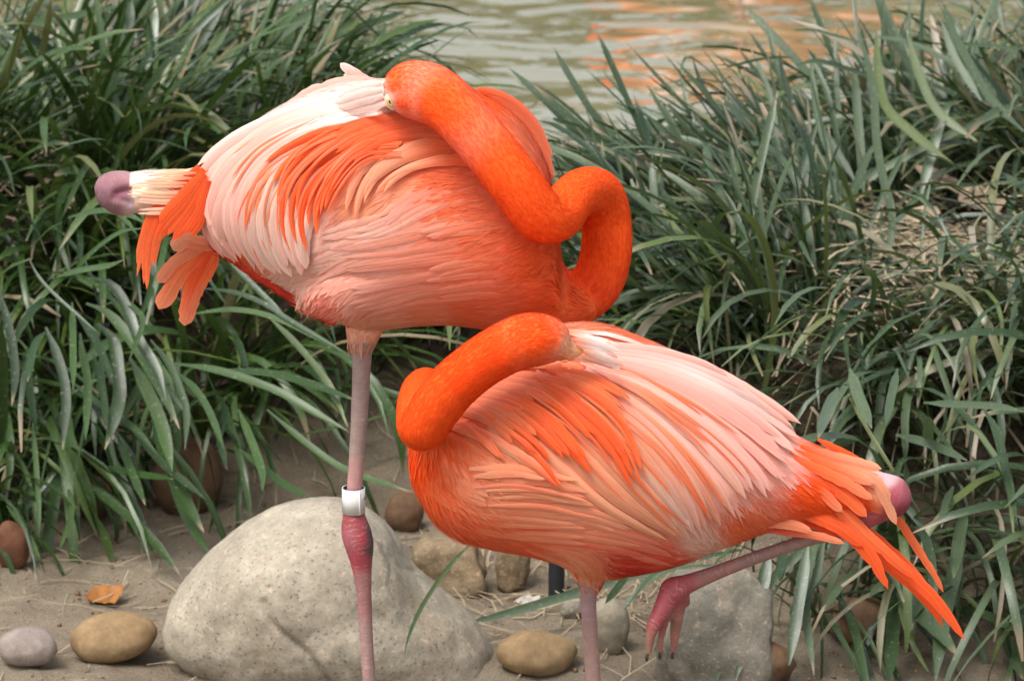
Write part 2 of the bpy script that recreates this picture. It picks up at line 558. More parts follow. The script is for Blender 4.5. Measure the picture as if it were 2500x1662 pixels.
def stone(u, vb, wpx, hpx, mat, label, name='stone', rough=0.06, angular=0.0, depth=0.8, rot=0, seed=0, sink=0.18, cat='stone', group='loose stones on the sand', dy=0.0, tilt=0.0, boxy=0.0):
    g = ground_hit(u, vb)
    Y = g.y + dy
    k = pxm(Y)
    rx, rz = wpx * k / 2, hpx * k / 2 * (1 + sink) 
    ry = rx * depth
    V = []
    for a in ICO4[0]:
        p = a.copy()
        n = 1 + rough * 1.6 * noise.noise(a * 1.1 + Vector((seed * 3.1, 0, 0))) + rough * 0.6 * noise.noise(a * 2.7 + Vector((seed, 5, 0))) + rough * 0.12 * noise.noise(a * 9 + Vector((seed, 9, 0)))
        if angular:
            for q in range(9):
                d = Vector((math.sin(q * 2.4 + seed), math.cos(q * 1.7 + seed * 2), math.sin(q * 3.9 + seed * 1.3))).normalized()
                dd = a.dot(d)
                lim = 0.82 - 0.12 * math.sin(q + seed)
                if dd > lim: n *= 1 - angular * (dd - lim) / dd
            n *= 1 + 0.05 * noise.noise(a * 5 + Vector((seed, 2, 0)))
        if boxy:
            mxx = max(abs(a.x), abs(a.y), abs(a.z))
            p = a.lerp(a / mxx * 0.86, boxy)
        p *= n
        V.append(Matrix.Rotation(tilt, 3, 'Y') @ Matrix.Rotation(rot, 3, 'Z') @ Vector((p.x * rx, p.y * ry, p.z * rz)))
    mb = min(v.z for v in V)
    loc = Vector((g.x, Y + ry * 0.75, 0))
    base = tz(loc.x, loc.y) - rz * sink
    o = link(name, mesh(name, V, ICO4[1], origin=(0, 0, mb)), None, mat)
    o.location = (loc.x, loc.y, base)
    tag(o, label, cat, group)
    return o

sm_boulder = stone_mat('boulder_granite', srgb(138, 128, 110), srgb(172, 162, 143), srgb(60, 58, 54), 1.0, srgb(130, 108, 80), 0.28)
sm_pink = stone_mat('pinkish_stone', srgb(124, 112, 102), srgb(148, 134, 124), None, 1.5, None, 0.15)
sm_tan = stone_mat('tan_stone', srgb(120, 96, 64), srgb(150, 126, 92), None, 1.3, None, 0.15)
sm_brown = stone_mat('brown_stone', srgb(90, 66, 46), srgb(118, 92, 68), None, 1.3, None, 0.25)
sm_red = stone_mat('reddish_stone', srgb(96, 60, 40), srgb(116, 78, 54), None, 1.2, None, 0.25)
sm_rough = stone_mat('rough_tan_rock', srgb(118, 100, 74), srgb(154, 134, 106), srgb(110, 84, 60), 1.2, srgb(132, 98, 66), 0.7)
sm_grey = stone_mat('grey_rock', srgb(112, 107, 94), srgb(146, 139, 122), srgb(96, 100, 98), 1.0, srgb(168, 140, 118), 0.6)
sm_pale = stone_mat('pale_stone', srgb(122, 112, 94), srgb(152, 142, 122), None, 1.2, None, 0.25)

def boulder():
    Y0 = 0.575
    st = Q([(378, 1425, 1450, 0), (392, 1378, 1500, 0), (430, 1325, 1535, 0), (480, 1272, 1560, 0), (560, 1212, 1590, 0), (640, 1172, 1600, 0),
            (720, 1153, 1605, 0), (790, 1156, 1605, 0), (850, 1180, 1605, 0), (905, 1232, 1605, 0), (950, 1305, 1605, 0), (1010, 1362, 1605, 0),
            (1070, 1406, 1625, 0), (1108, 1448, 1622, 0), (1130, 1486, 1622, 0), (1138, 1515, 1610, 0)])
    st = [(u, v + 9.0, b * K) for (u, v, b, _) in st]
    nr = 64
    A = resample([(s[0], s[1], s[2]) for s in st], 90)
    V, Fc = [], []
    for u, t, b in A:
        top, bot = P(u, t, Y0), P(u, b, Y0 - 0.02)
        c = (top + bot) / 2
        a = (top.z - bot.z) / 2
        dpt = 0.135 * max(0.0, 1 - ((u / K - 755) / 381) ** 2) ** 0.38 + 0.004
        for k in range(nr):
            th = 2 * math.pi * k / nr
            cs, sn = math.cos(th), math.sin(th)
            sq = lambda q: math.copysign(abs(q) ** 0.85, q)
            V.append(Vector((c.x, Y0 + dpt * sq(sn), c.z + a * sq(cs))))
    n = len(A)
    for i in range(n - 1):
        for k in range(nr):
            k2 = (k + 1) % nr
            Fc.append((i * nr + k, (i + 1) * nr + k, (i + 1) * nr + k2, i * nr + k2))
    Fc.append(tuple(range(nr)))
    Fc.append(tuple((n - 1) * nr + k for k in range(nr))[::-1])
    me = mesh('boulder', V, Fc)
    me = remesh(me, 0.0045, 8)
    co = np.empty(len(me.vertices) * 3); me.vertices.foreach_get('co', co); co = co.reshape(-1, 3)
    no = np.empty(len(me.vertices) * 3); me.vertices.foreach_get('normal', no); no = no.reshape(-1, 3)
    grooves = [Q([(608, 1385), (625, 1430), (670, 1475), (715, 1515), (760, 1575)]), Q([(880, 1260), (915, 1300), (955, 1312)]), Q([(905, 1300), (900, 1345)])]
    gs = [(resample(g, 60), dpt) for g, dpt in zip(grooves, (0.009, 0.002, 0.002))]
    for i in range(len(co)):
        p = Vector(co[i])
        d = 0.004 * noise.noise(p * 9) + 0.003 * noise.noise(p * 24) + 0.0012 * noise.noise(p * 60)
        u, v = proj(p)
        if no[i][1] < 0.35:
            for g, dp in gs:
                q = np.hypot(g[:, 0] - u, g[:, 1] - v)
                j = int(np.argmin(q)); r = q[j]
                wob = 5 * noise.noise((p.x * 30, p.z * 30, 0))
                d -= dp * math.exp(-((r + wob) / 7.0) ** 2)
                if dp == 0.010:     # the rock steps down on the left of the crack
                    sd_ = (u - g[j, 0]) * 0.6 - (v - g[j, 1]) * 0.4
                    if sd_ < 0 and r < 120: d -= 0.006 * math.exp(-(r / 60))
            dent = math.exp(-(((u - 880) / 110) ** 2 + ((v - 1520) / 45) ** 2))
            d -= 0.008 * dent
        co[i] += no[i] * d
    me.vertices.foreach_set('co', co.ravel())
    me.update()
    org = P(790, 1660, Y0)
    for v_ in me.vertices: v_.co -= org
    o = link('boulder', me, None, sm_boulder)
    o.location = org
    tag(o, 'big rounded pale speckled boulder behind the banded leg', 'boulder')

def remesh(me, voxel, smooth_it=4):
    bm = bmesh.new(); bm.from_mesh(me)
    bmesh.ops.recalc_face_normals(bm, faces=bm.faces[:])
    bm.to_mesh(me); bm.free()
    o = D.objects.new('tmp', me)
    C.objects.link(o)
    m = o.modifiers.new('r', 'REMESH'); m.mode = 'VOXEL'; m.voxel_size = voxel; m.use_smooth_shade = True
    if smooth_it:
        s = o.modifiers.new('s', 'SMOOTH'); s.factor = 0.5; s.iterations = smooth_it
    dg = bpy.context.evaluated_depsgraph_get()
    dg.update()
    out = D.meshes.new_from_object(o.evaluated_get(dg))
    D.objects.remove(o); D.meshes.remove(me)
    out.polygons.foreach_set('use_smooth', [True] * len(out.polygons))
    return out

boulder()
G = 'loose stones on the sand'
stone(60 * K, 1542 * K, 152, 92, sm_pink, 'smooth oval pinkish grey stone half cut off by the lower left corner', seed=1, rough=0.05, sink=0.1)
stone(256 * K, 1534 * K, 222, 118, sm_tan, 'smooth oval tan stone beside the big boulder', seed=2, rough=0.05, rot=0.1, sink=0.06, tilt=-0.13)
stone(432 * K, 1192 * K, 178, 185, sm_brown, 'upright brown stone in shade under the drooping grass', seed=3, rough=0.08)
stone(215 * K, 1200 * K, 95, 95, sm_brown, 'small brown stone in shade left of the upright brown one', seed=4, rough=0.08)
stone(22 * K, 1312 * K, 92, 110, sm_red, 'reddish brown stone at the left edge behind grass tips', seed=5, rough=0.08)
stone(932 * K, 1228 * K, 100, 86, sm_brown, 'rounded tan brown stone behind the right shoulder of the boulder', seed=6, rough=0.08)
stone(1035 * K, 1376 * K, 200, 138, sm_rough, 'broad rough tan rock under the breast of the lower flamingo', seed=7, rough=0.14, angular=0.5, boxy=0.5)
stone(1180 * K, 1372 * K, 96, 130, sm_rough, 'upright brown rock beside the black post', seed=8, rough=0.14, angular=0.7, boxy=0.6)
stone(1238 * K, 1566 * K, 205, 100, sm_tan, 'low flat tan stone left of the lower flamingo leg', seed=9, rough=0.06)
stone(1398 * K, 1508 * K, 118, 130, sm_pale, 'pale rounded stone right behind the lower flamingo leg', seed=10, rough=0.07)
stone(1318 * K, 1425 * K, 60, 40, sm_grey, 'small flat grey stone by the black post', seed=11, rough=0.08)
stone(1640 * K, 1600 * K, 320, 262, sm_grey, 'large grey broken rock behind the raised foot', seed=12, angular=0.9, boxy=0.75, tilt=0.2, depth=0.6, sink=0.55, rough=0.16)
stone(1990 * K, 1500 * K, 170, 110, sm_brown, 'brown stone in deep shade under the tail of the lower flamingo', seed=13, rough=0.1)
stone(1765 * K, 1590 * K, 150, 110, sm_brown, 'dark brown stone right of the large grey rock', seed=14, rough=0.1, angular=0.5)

# black post stub
g = ground_hit(1282 * K, 1382 * K)
bm = bmesh.new()
bmesh.ops.create_cone(bm, cap_ends=True, segments=24, radius1=0.0122, radius2=0.0122, depth=0.20)
bmesh.ops.bevel(bm, geom=[e for e in bm.edges if abs(e.verts[0].co.z - e.verts[1].co.z) < 1e-5], offset=0.001, segments=2, affect='EDGES')
me = D.meshes.new('post'); bm.to_mesh(me); bm.free()
o = link('post', me, None, M['post']); o.location = (g.x, g.y + 0.012, g.z + 0.09)
tag(o, 'short black plastic post standing among the rocks', 'post')

# ------------------------------------------------------------------ grass
def ribbon(pts3, width, normals=None, keel=0.16, tipk=0.86, tone=0.0, twist=0.0, root_w=0.75, cut=0.0):
    """pts3: list of Vector. Returns V, F, UV: a strap leaf with a shallow V section and a tapering tip."""
    n = len(pts3)
    V, UV = [], []
    for i in range(n):
        t = i / (n - 1)
        tg = (pts3[min(i + 1, n - 1)] - pts3[max(i - 1, 0)]).normalized()
        nn = normals[i] if normals else Vector((0, 0, 1))
        lat = tg.cross(nn)
        if lat.length < 1e-4: lat = Vector((1, 0, 0))
        lat.normalize()
        if twist: lat = Matrix.Rotation(twist * t, 3, tg) @ lat
        nrm = lat.cross(tg).normalized()
        wk = root_w + (1 - root_w) * sm(0, 0.25, t)
        if t > tipk: wk *= max(cut, 1 - ((t - tipk) / (1 - tipk)) ** 1.6)
        hw = width / 2 * wk
        V += [pts3[i] - lat * hw + nrm * hw * keel * 2, pts3[i], pts3[i] + lat * hw + nrm * hw * keel * 2]
        UV += [(-1, t), (0, t), (1, t)]
    Fc = []
    for i in range(n - 1):
        for k in range(2):
            Fc.append((i * 3 + k, i * 3 + k + 1, (i + 1) * 3 + k + 1, (i + 1) * 3 + k))
    return V, Fc, UV

def blade_shape(elev, bend, length, width, side=0.0, twist=0.0, n=11, power=1.4, cut=0.05):
    """local blade growing from the origin, heading +X, rising at elev, bending over by bend (radians)"""
    pts = [Vector((0, 0, 0))]
    for i in range(1, n):
        t = (i - 0.5) / (n - 1)
        a = elev - bend * t ** power
        s = side * t * t
        d = Vector((math.cos(a) * math.cos(s), math.cos(a) * math.sin(s), math.sin(a)))
        pts.append(pts[-1] + d * (length / (n - 1)))
    nm = []
    for i in range(n):
        tg = (pts[min(i + 1, n - 1)] - pts[max(i - 1, 0)]).normalized()
        nm.append(tg.cross(Vector((0, -1, 0))).normalized() * -1 if False else Vector((-math.sin(0), 0, 1)) - tg * tg.z + Vector((-0.15, 0, 0)))
    return ribbon(pts, width, nm, twist=twist, cut=cut)

LIB = {}
def lib(kind, count, er, br, lr):
    out = []
    for i in range(count):
        V, Fc, UV = blade_shape(R(rng.uniform(*er)), R(rng.uniform(*br)), rng.uniform(*lr), rng.choice((0.006, 0.008, 0.0105, 0.0125, 0.015)) * rng.uniform(0.9, 1.1), rng.uniform(-0.7, 0.7), rng.uniform(-0.9, 0.9), cut=rng.choice((0.05, 0.05, 0.35)))
        out.append((mesh('blade', V, Fc, uv=UV, tone=[0.0] * len(V)), np.array([tuple(v) for v in V]), np.array(Fc), np.array(UV)))
        out[-1][0].materials.append(M['grass'])
        d2 = out[-1][0].copy(); d2.materials[0] = M['greyish']
        out[-1] = out[-1] + (d2,)
    LIB[kind] = out
lib('arch', 26, (50, 82), (65, 130), (0.36, 0.54))
lib('stiff', 26, (52, 85), (6, 50), (0.26, 0.43))
lib('droop', 22, (35, 70), (110, 165), (0.34, 0.52))
lib('short', 14, (25, 75), (10, 90), (0.10, 0.22))

CLUMPS = {}
GG = 'strap leaved grass clumps along the bank'
def clump(key, x, y, label, n=75, mix=(('arch', 1),), az=0.0, spread=60, extra=90, r=0.10, scale=1.0, pitch=0.0):
    greyish = key[0] == 'r' or key in ('l9', 'l10')  # right bank and upper left corner take the paler grey-green blade colours
    root = empty('grass_clump', (x, y, tz(x, y) - 0.01))
    tag(root, label, 'grass clump', GG)
    CLUMPS[key] = root
    kinds = [k for k, wt in mix for _ in range(wt)]
    def xf():
        a = rng.gauss(az, spread)
        rr = r * math.sqrt(rng.random())
        b = rng.uniform(0, 2 * math.pi)
        px_, py_ = rr * math.cos(b), rr * math.sin(b)
        pz = tz(x + px_, y + py_) - tz(x, y)
        s = scale * rng.uniform(0.72, 1.12)
        return Matrix.Translation((px_, py_, pz)) @ Matrix.Rotation(R(a), 4, 'Z') @ Matrix.Rotation(R(rng.gauss(pitch, 8)), 4, 'Y') @ Matrix.Rotation(R(rng.gauss(0, 14)), 4, 'X') @ Matrix.Diagonal((s, s, s, 1))
    for _ in range(n):
        me = rng.choice(LIB[rng.choice(kinds)])[4 if greyish else 0]
        o = D.objects.new('blade', me)
        C.objects.link(o)
        o.parent = root
        o.matrix_basis = xf()
    V, Fc, UV, T = [], [], [], []
    off = 0
    for _ in range(extra):
        _, v, f, uv, _ = rng.choice(LIB[rng.choice(kinds + ['short'])])
        m = np.array(xf())
        V.append(v @ m[:3, :3].T + m[:3, 3])
        Fc.append(f + off); UV.append(uv); T.append(np.full(len(v), rng.random()))
        off += len(v)
    o = link('inner_blades', mesh('inner_blades', np.vstack(V), np.vstack(Fc), uv=np.vstack(UV), tone=np.concatenate(T)), root, M['greyish' if greyish else 'grass'])
    o['kind'] = 'stuff'
    return root

A, S, Dp, Sh = 'arch', 'stiff', 'droop', 'short'
# left bank: front row hangs towards the camera, the back leans to the right over the water
clump('l1', -0.93, 1.36, 'grass clump at the left edge hanging over the reddish stone', az=-75, spread=45, mix=((Dp, 3), (A, 2)), n=52, extra=36, scale=1.2)
clump('l2', -0.70, 1.42, 'drooping grass clump above the two brown stones in shade', az=-80, spread=50, mix=((Dp, 3), (A, 2)), n=52, extra=36, scale=1.2)
clump('l3', -0.47, 1.50, 'grass clump below the hanging tail feathers of the upper flamingo', az=-55, spread=50, mix=((Dp, 2), (A, 3)), n=52, extra=36, scale=1.2)
clump('l4', -0.24, 1.66, 'grass clump behind the banded leg with blades reaching right', az=-25, spread=45, mix=((Dp, 1), (A, 3)), n=55, extra=40, scale=1.15)
clump('l5', -0.98, 1.90, 'dense grass clump behind the one hanging at the left edge', az=-30, spread=80, mix=((A, 2), (S, 2)))
clump('l6', -0.70, 1.95, 'dense grass clump behind the folded knee of the upper flamingo', az=10, spread=70, mix=((A, 2), (S, 2)))
clump('l7', -0.43, 2.02, 'dense grass clump behind the tail of the upper flamingo', az=10, spread=55, mix=((A, 2), (S, 1)))
clump('l8', -0.14, 2.10, 'low grass clump hidden behind the body of the upper flamingo', az=-60, spread=70, mix=((A, 2), (Dp, 1)), scale=0.75, n=60)
clump('l9', -1.02, 2.45, 'pale dusty grass clump in the upper left corner', az=40, spread=70, mix=((S, 2), (A, 1)))
clump('l10', -0.72, 2.55, 'upright grass clump at the top beside the dusty corner clump', az=50, spread=50, mix=((S, 3), (A, 1)))
clump('l11', -0.50, 2.55, 'grass clump with blades reaching right over the water', az=20, spread=35, mix=((A, 2), (S, 2)), n=100, scale=0.9)
clump('l12', -0.98, 1.62, 'grass clump filling the slope at the left edge of the bank', az=-60, spread=70, mix=((A, 2), (Dp, 2)))
clump('l13', -0.72, 1.70, 'grass clump on the slope below the mauve folded knee', az=-50, spread=60, mix=((A, 2), (Dp, 2)))
clump('l14', -0.80, 2.22, 'grass clump between the dusty corner clump and the folded knee', az=0, spread=80, mix=((A, 1), (S, 2)))
clump('l15', -0.88, 1.18, 'sparse grass clump lowest at the left edge with tips near the pinkish stone', az=-80, spread=55, mix=((Dp, 3), (A, 1)), n=34, extra=24)
# right bank
clump('r1', 0.20, 1.30, 'grass clump behind the loop of the upper flamingo neck', az=150, spread=50, mix=((A, 2), (S, 1)), n=90)
clump('r2', 0.40, 1.16, 'grass clump behind the back of the lower flamingo', az=170, spread=60, mix=((S, 2), (A, 2), (Dp, 1)))
clump('r3', 0.60, 0.98, 'grass clump behind the tail feathers of the lower flamingo', az=-95, spread=60, mix=((A, 1), (Dp, 3)), n=60, extra=50)
clump('r4', 0.84, 0.98, 'grass clump hanging in the lower right corner', az=-95, spread=60, mix=((A, 1), (Dp, 3)), n=60, extra=50)
clump('r5', 0.36, 1.66, 'grass clump leaning left towards the upper flamingo breast', az=168, spread=20, mix=((S, 4), (A, 1)), n=120, pitch=16, scale=0.98)
clump('r6', 0.55, 1.72, 'tall grass clump left of the bare straw patch leaning to the water', az=155, spread=24, mix=((S, 4), (A, 1)), n=120, pitch=12, scale=1.0)
clump('r15', 0.50, 0.74, 'grass clump hanging beside the large grey rock under the raised knee', az=-95, spread=50, mix=((A, 1), (Dp, 3)), n=38, extra=18)
clump('r16', 0.70, 0.72, 'lowest grass clump under the pointed wing tips of the lower flamingo', az=-95, spread=50, mix=((A, 1), (Dp, 3)), n=38, extra=18)
clump('r17', 0.92, 0.74, 'lowest grass clump at the right edge of the bank', az=-95, spread=50, mix=((A, 1), (Dp, 3)), n=38, extra=18)
clump('r7', 1.02, 1.25, 'grass clump at the right edge below the straw patch', az=-120, spread=70, mix=((S, 2), (A, 2), (Dp, 1), (Sh, 1)))
clump('r8', 0.58, 2.12, 'grass clump with thin tips in front of the orange reflections', az=158, spread=26, mix=((S, 4), (A, 1)), n=90, pitch=16, scale=0.85)
clump('r9', 0.74, 2.18, 'upright grass clump behind the dead pale leaves', az=120, spread=50, mix=((S, 3), (A, 1)), n=110)
clump('r10', 0.98, 2.05, 'grass clump at the right edge above the straw patch', az=150, spread=60, mix=((S, 2), (A, 2)), n=110)
clump('r11', 0.98, 2.50, 'grass clump furthest back at the water edge on the right bank', az=140, spread=40, mix=((S, 3), (A, 1)), scale=0.85)
clump('r12', 1.10, 2.55, 'grass clump in the upper right corner', az=140, spread=50, mix=((S, 3), (A, 1)))
clump('r13', 0.74, 1.22, 'short trampled grass clump below the straw patch', az=-150, spread=90, mix=((Sh, 3), (A, 1)), n=70, scale=0.9)
clump('r14', 0.50, 1.36, 'grass clump between the lower flamingo back and the straw patch', az=165, spread=50, mix=((S, 2), (S, 1), (A, 2), (Sh, 1)), n=90, scale=0.9)

def beyond():
    # the same planting carries on past both edges of the frame
    V, Fc, UV, T = [], [], [], []
    off = 0
    for x, y in ((-1.3, 1.45), (-1.35, 1.95), (-1.4, 2.5), (-1.7, 1.6), (-1.75, 2.2), (1.3, 0.95), (1.35, 1.5), (1.4, 2.1), (1.7, 1.1), (1.75, 1.7), (1.7, 2.4), (-2.1, 1.7), (2.1, 1.4)):
        for _ in range(110):
            _, v, f, uv, _ = rng.choice(LIB[rng.choice((A, S, Dp))])
            a = rng.gauss(-60, 90); rr = 0.17 * math.sqrt(rng.random()); b_ = rng.uniform(0, 6.28)
            px_, py_ = x + rr * math.cos(b_), y + rr * math.sin(b_)
            m = np.array(Matrix.Translation((px_, py_, tz(px_, py_))) @ Matrix.Rotation(R(a), 4, 'Z') @ Matrix.Rotation(R(rng.gauss(0, 10)), 4, 'Y') @ Matrix.Scale(rng.uniform(0.8, 1.15), 4))
            V.append(v @ m[:3, :3].T + m[:3, 3]); Fc.append(f + off); UV.append(uv); T.append(np.full(len(v), rng.uniform(0.01, 0.99)))
            off += len(v)
    o = link('grass', mesh('grass', np.vstack(V), np.vstack(Fc), uv=np.vstack(UV), tone=np.concatenate(T)), None, M['grass'])
    tag(o, 'more strap leaved grass carrying on along the bank past the frame', kind='stuff')

beyond()

def traced(key, pts, width, y0, y1, tone=None, cut=0.05, face=0.6):
    """one particular blade, set out along its line in the photograph between the distances y0 (root) and y1 (tip)"""
    root = CLUMPS[key]
    a = resample(pts, 16)
    p3 = [P(a[i, 0], a[i, 1], y0 + (y1 - y0) * i / 15) for i in range(16)]
    nm = [(CAM - p).normalized() * face + Vector((0, 0, 1)) * (1 - face) for p in p3]
    V, Fc, UV = ribbon(p3, width * pxm((y0 + y1) / 2), nm, keel=0.14, cut=cut, root_w=0.25, tipk=0.7)
    me = mesh('blade', V, Fc, uv=UV, tone=[max(0.001, tone) if tone is not None else 0.0] * len(V), origin=root.location)
    link('blade', me, root, M['greyish' if key[0] == 'r' else 'grass'])

# left, front
for pts, wd in (
    ([(0, 560), (35, 700), (80, 900), (95, 1100), (75, 1280)], 56), ([(550, 630), (700, 700), (860, 900), (1030, 1180), (1145, 1430)], 70),
    ([(620, 760), (720, 860), (750, 1050), (760, 1250), (670, 1560)], 84), ([(500, 720), (600, 850), (690, 1050), (720, 1150)], 50),
    ([(600, 960), (640, 1100), (665, 1250), (675, 1430)], 46), ([(290, 780), (360, 950), (420, 1200), (400, 1560)], 62),
    ([(460, 620), (465, 850), (468, 1185)], 44), ([(180, 340), (260, 480), (400, 620), (640, 830)], 22),
    ([(640, 640), (780, 620), (870, 670), (910, 760), (820, 1000)], 34), ([(960, 860), (1080, 1020), (1150, 1180), (1190, 1330), (1180, 1560)], 46),
    ([(1100, 1010), (1400, 1060), (1750, 1180), (2000, 1320), (2230, 1450)], 56), ([(1400, 1050), (1750, 1080), (2000, 1150), (2280, 1250)], 54),
    ([(1120, 1060), (1250, 1180), (1340, 1330), (1430, 1560)], 46), ([(1270, 530), (1500, 560), (1700, 640), (1850, 740), (2230, 960)], 36),
    ([(1200, 700), (1500, 670), (1800, 740), (2230, 960)], 40), ([(1450, 350), (1600, 500), (1840, 740)], 40), ([(1290, 410), (1440, 635)], 22),
    ([(360, 460), (520, 420), (700, 390), (790, 350)], 48), ([(440, 80), (640, 40), (800, 60), (930, 120)], 44), ([(300, 800), (220, 900), (175, 1130)], 46),
    ([(560, 470), (700, 500), (800, 640), (880, 850), (1000, 1050), (1060, 1250)], 66), ([(830, 980), (920, 1150), (1030, 1400), (1100, 1700)], 84),
    ([(510, 820), (525, 950), (560, 1150), (545, 1500)], 52), ([(450, 1120), (640, 1280), (850, 1420), (1010, 1600)], 44), ([(1700, 700), (1900, 900), (2100, 1150), (2220, 1420)], 44),
    ([(0, 1600), (25, 1300), (20, 1000), (0, 700)], 60), ([(200, 280), (300, 170), (400, 110)], 26), ([(420, 520), (560, 330), (760, 180), (920, 150)], 34)):
    traced('l3' if pts[0][0] > 900 else 'l2', ZL(pts), wd * 0.4, 1.10, 0.92 if pts[-1][1] > 900 else 1.0, rng.uniform(0, 0.85))
for pts, wd in (
    ([(30, 440), (120, 560), (190, 700)], 26), ([(0, 560), (20, 680), (40, 800), (60, 930)], 44), ([(300, 100), (290, 200), (285, 235)], 22), ([(310, 340), (330, 480), (275, 645)], 26),
    ([(540, 120), (600, 270), (670, 440)], 40), ([(590, 60), (740, 240), (860, 340), (950, 415)], 40), ([(700, 20), (760, 200), (820, 360), (940, 565)], 66), ([(780, 300), (860, 500), (965, 665)], 46),
    ([(970, 0), (1010, 130), (1045, 275)], 34), ([(1100, 180), (1200, 260), (1300, 340), (1440, 415)], 40), ([(380, 320), (600, 500), (720, 620), (830, 760)], 46), ([(1100, 0), (1200, 260), (1210, 380)], 40),
    ([(1300, 120), (1420, 110), (1640, 60), (1840, 10)], 12), ([(1230, 0), (1420, 160), (1600, 280), (1900, 380)], 34), ([(470, 260), (640, 300), (800, 320)], 46), ([(150, 60), (170, 300), (185, 560)], 26)):
    traced('l2' if pts[0][0] < 900 else 'l4', Z5(pts), wd * 0.53, 1.05, 0.86, rng.uniform(0, 0.8))
# left, behind
for pts, wd in (
    ([(0, 170), (200, 120), (420, 80), (640, 30)], 44), ([(20, 110), (200, 230), (350, 330), (465, 440)], 60), ([(0, 240), (120, 310), (240, 410), (340, 510)], 40), ([(370, 1060), (470, 850), (600, 650), (660, 490)], 56),
    ([(540, 650), (620, 700), (690, 800), (730, 880)], 62), ([(900, 560), (1080, 420), (1300, 300), (1600, 240), (1960, 270)], 40), ([(1010, 420), (1120, 250), (1200, 140)], 50), ([(740, 620), (800, 440), (1010, 290)], 46),
    ([(1160, 760), (1400, 500), (1600, 370), (1720, 300)], 40), ([(1340, 300), (1560, 120), (1760, 0)], 50), ([(1680, 280), (1900, 150), (2150, 50)], 40), ([(1900, 260), (2100, 160), (2300, 100)], 34),
    ([(1980, 300), (2180, 160), (2359, 120)], 34), ([(1790, 0), (1950, 160), (2110, 290)], 18), ([(880, 240), (960, 150), (1060, 70), (1190, 0)], 22), ([(640, 400), (650, 250), (680, 100), (690, 0)], 56), ([(760, 380), (790, 250), (800, 120), (810, 0)], 62),
    ([(700, 780), (860, 480), (1010, 380)], 60), ([(960, 720), (1180, 610), (1380, 545)], 36), ([(200, 540), (250, 650), (330, 800)], 50), ([(1380, 260), (1480, 130), (1570, 0)], 44), ([(1100, 330), (1300, 290), (1600, 310), (1960, 320)], 30)):
    traced('l11' if pts[0][0] > 850 else 'l6', ZT(pts), wd * 0.466, 2.1, 2.2, rng.uniform(0, 0.85))
# right, big bank
for pts, wd in (
    ([(900, 900), (1080, 760), (1350, 610), (1742, 440)], 44), ([(80, 1470), (180, 1350), (300, 1290), (450, 1265), (600, 1300), (760, 1400)], 34), ([(1060, 830), (1040, 550), (1015, 250)], 52), ([(0, 555), (250, 560), (560, 600), (850, 720)], 32),
    ([(360, 560), (310, 430), (285, 330), (310, 240), (400, 300)], 16), ([(930, 900), (830, 640), (720, 330), (700, 190)], 40), ([(700, 620), (660, 400), (580, 205)], 30), ([(840, 940), (740, 700), (560, 480), (440, 310)], 40),
    ([(760, 860), (520, 590), (380, 380), (330, 240)], 40), ([(700, 900), (480, 640), (270, 420), (40, 170)], 24), ([(620, 860), (440, 660), (250, 520), (0, 420)], 34), ([(600, 930), (420, 800), (230, 620), (0, 560)], 34),
    ([(560, 960), (360, 850), (180, 700), (20, 540)], 34), ([(600, 1000), (420, 1010), (250, 960), (90, 930)], 22), ([(1030, 780), (930, 620), (840, 480)], 40), ([(1000, 800), (880, 560), (830, 230)], 40), ([(1200, 1000), (1120, 640), (1100, 380), (1040, 130)], 48),
    ([(1160, 1180), (1180, 950), (1175, 810)], 44), ([(1300, 840), (1350, 650), (1410, 460), (1480, 430)], 60), ([(1100, 1240), (1030, 1000), (950, 820)], 46), ([(880, 1360), (830, 1200), (800, 1060), (830, 990)], 48),
    ([(1300, 1100), (1320, 900), (1350, 740)], 18), ([(1440, 700), (1260, 560), (1140, 420), (1110, 120)], 56), ([(1540, 600), (1380, 480), (1300, 330), (1240, 130)], 52), ([(1560, 430), (1450, 250), (1390, 90)], 44),
    ([(1742, 560), (1600, 420), (1460, 180), (1380, 0)], 52), ([(1742, 210), (1500, 190), (1420, 210)], 24), ([(1040, 180), (930, 150), (850, 130), (740, 130)], 18), ([(470, 290), (640, 250), (780, 245)], 18), ([(770, 280), (870, 262), (1040, 310), (1140, 340)], 30),
    ([(1180, 960), (1290, 840), (1420, 790), (1600, 790)], 30), ([(1060, 1400), (900, 1240), (740, 1140), (600, 1100)], 38), ([(880, 1400), (640, 1180), (420, 1060), (90, 1030)], 40), ([(700, 1330), (480, 1230), (250, 1160), (60, 1130)], 44),
    ([(640, 1420), (420, 1330), (180, 1260), (0, 1240)], 48), ([(640, 1410), (480, 1415), (330, 1440)], 36), ([(500, 1568), (300, 1480), (100, 1400), (0, 1385)], 46), ([(1440, 1540), (1560, 1420), (1690, 1290)], 46), ([(1130, 1540), (1160, 1300), (1200, 1090)], 56)):
    y = 1.75 if pts[0][1] < 1000 else 1.3
    traced('r6' if pts[0][1] < 1000 else 'r2', ZU(pts), wd * 0.43, y, y + 0.12, rng.uniform(0, 0.86), face=0.75)
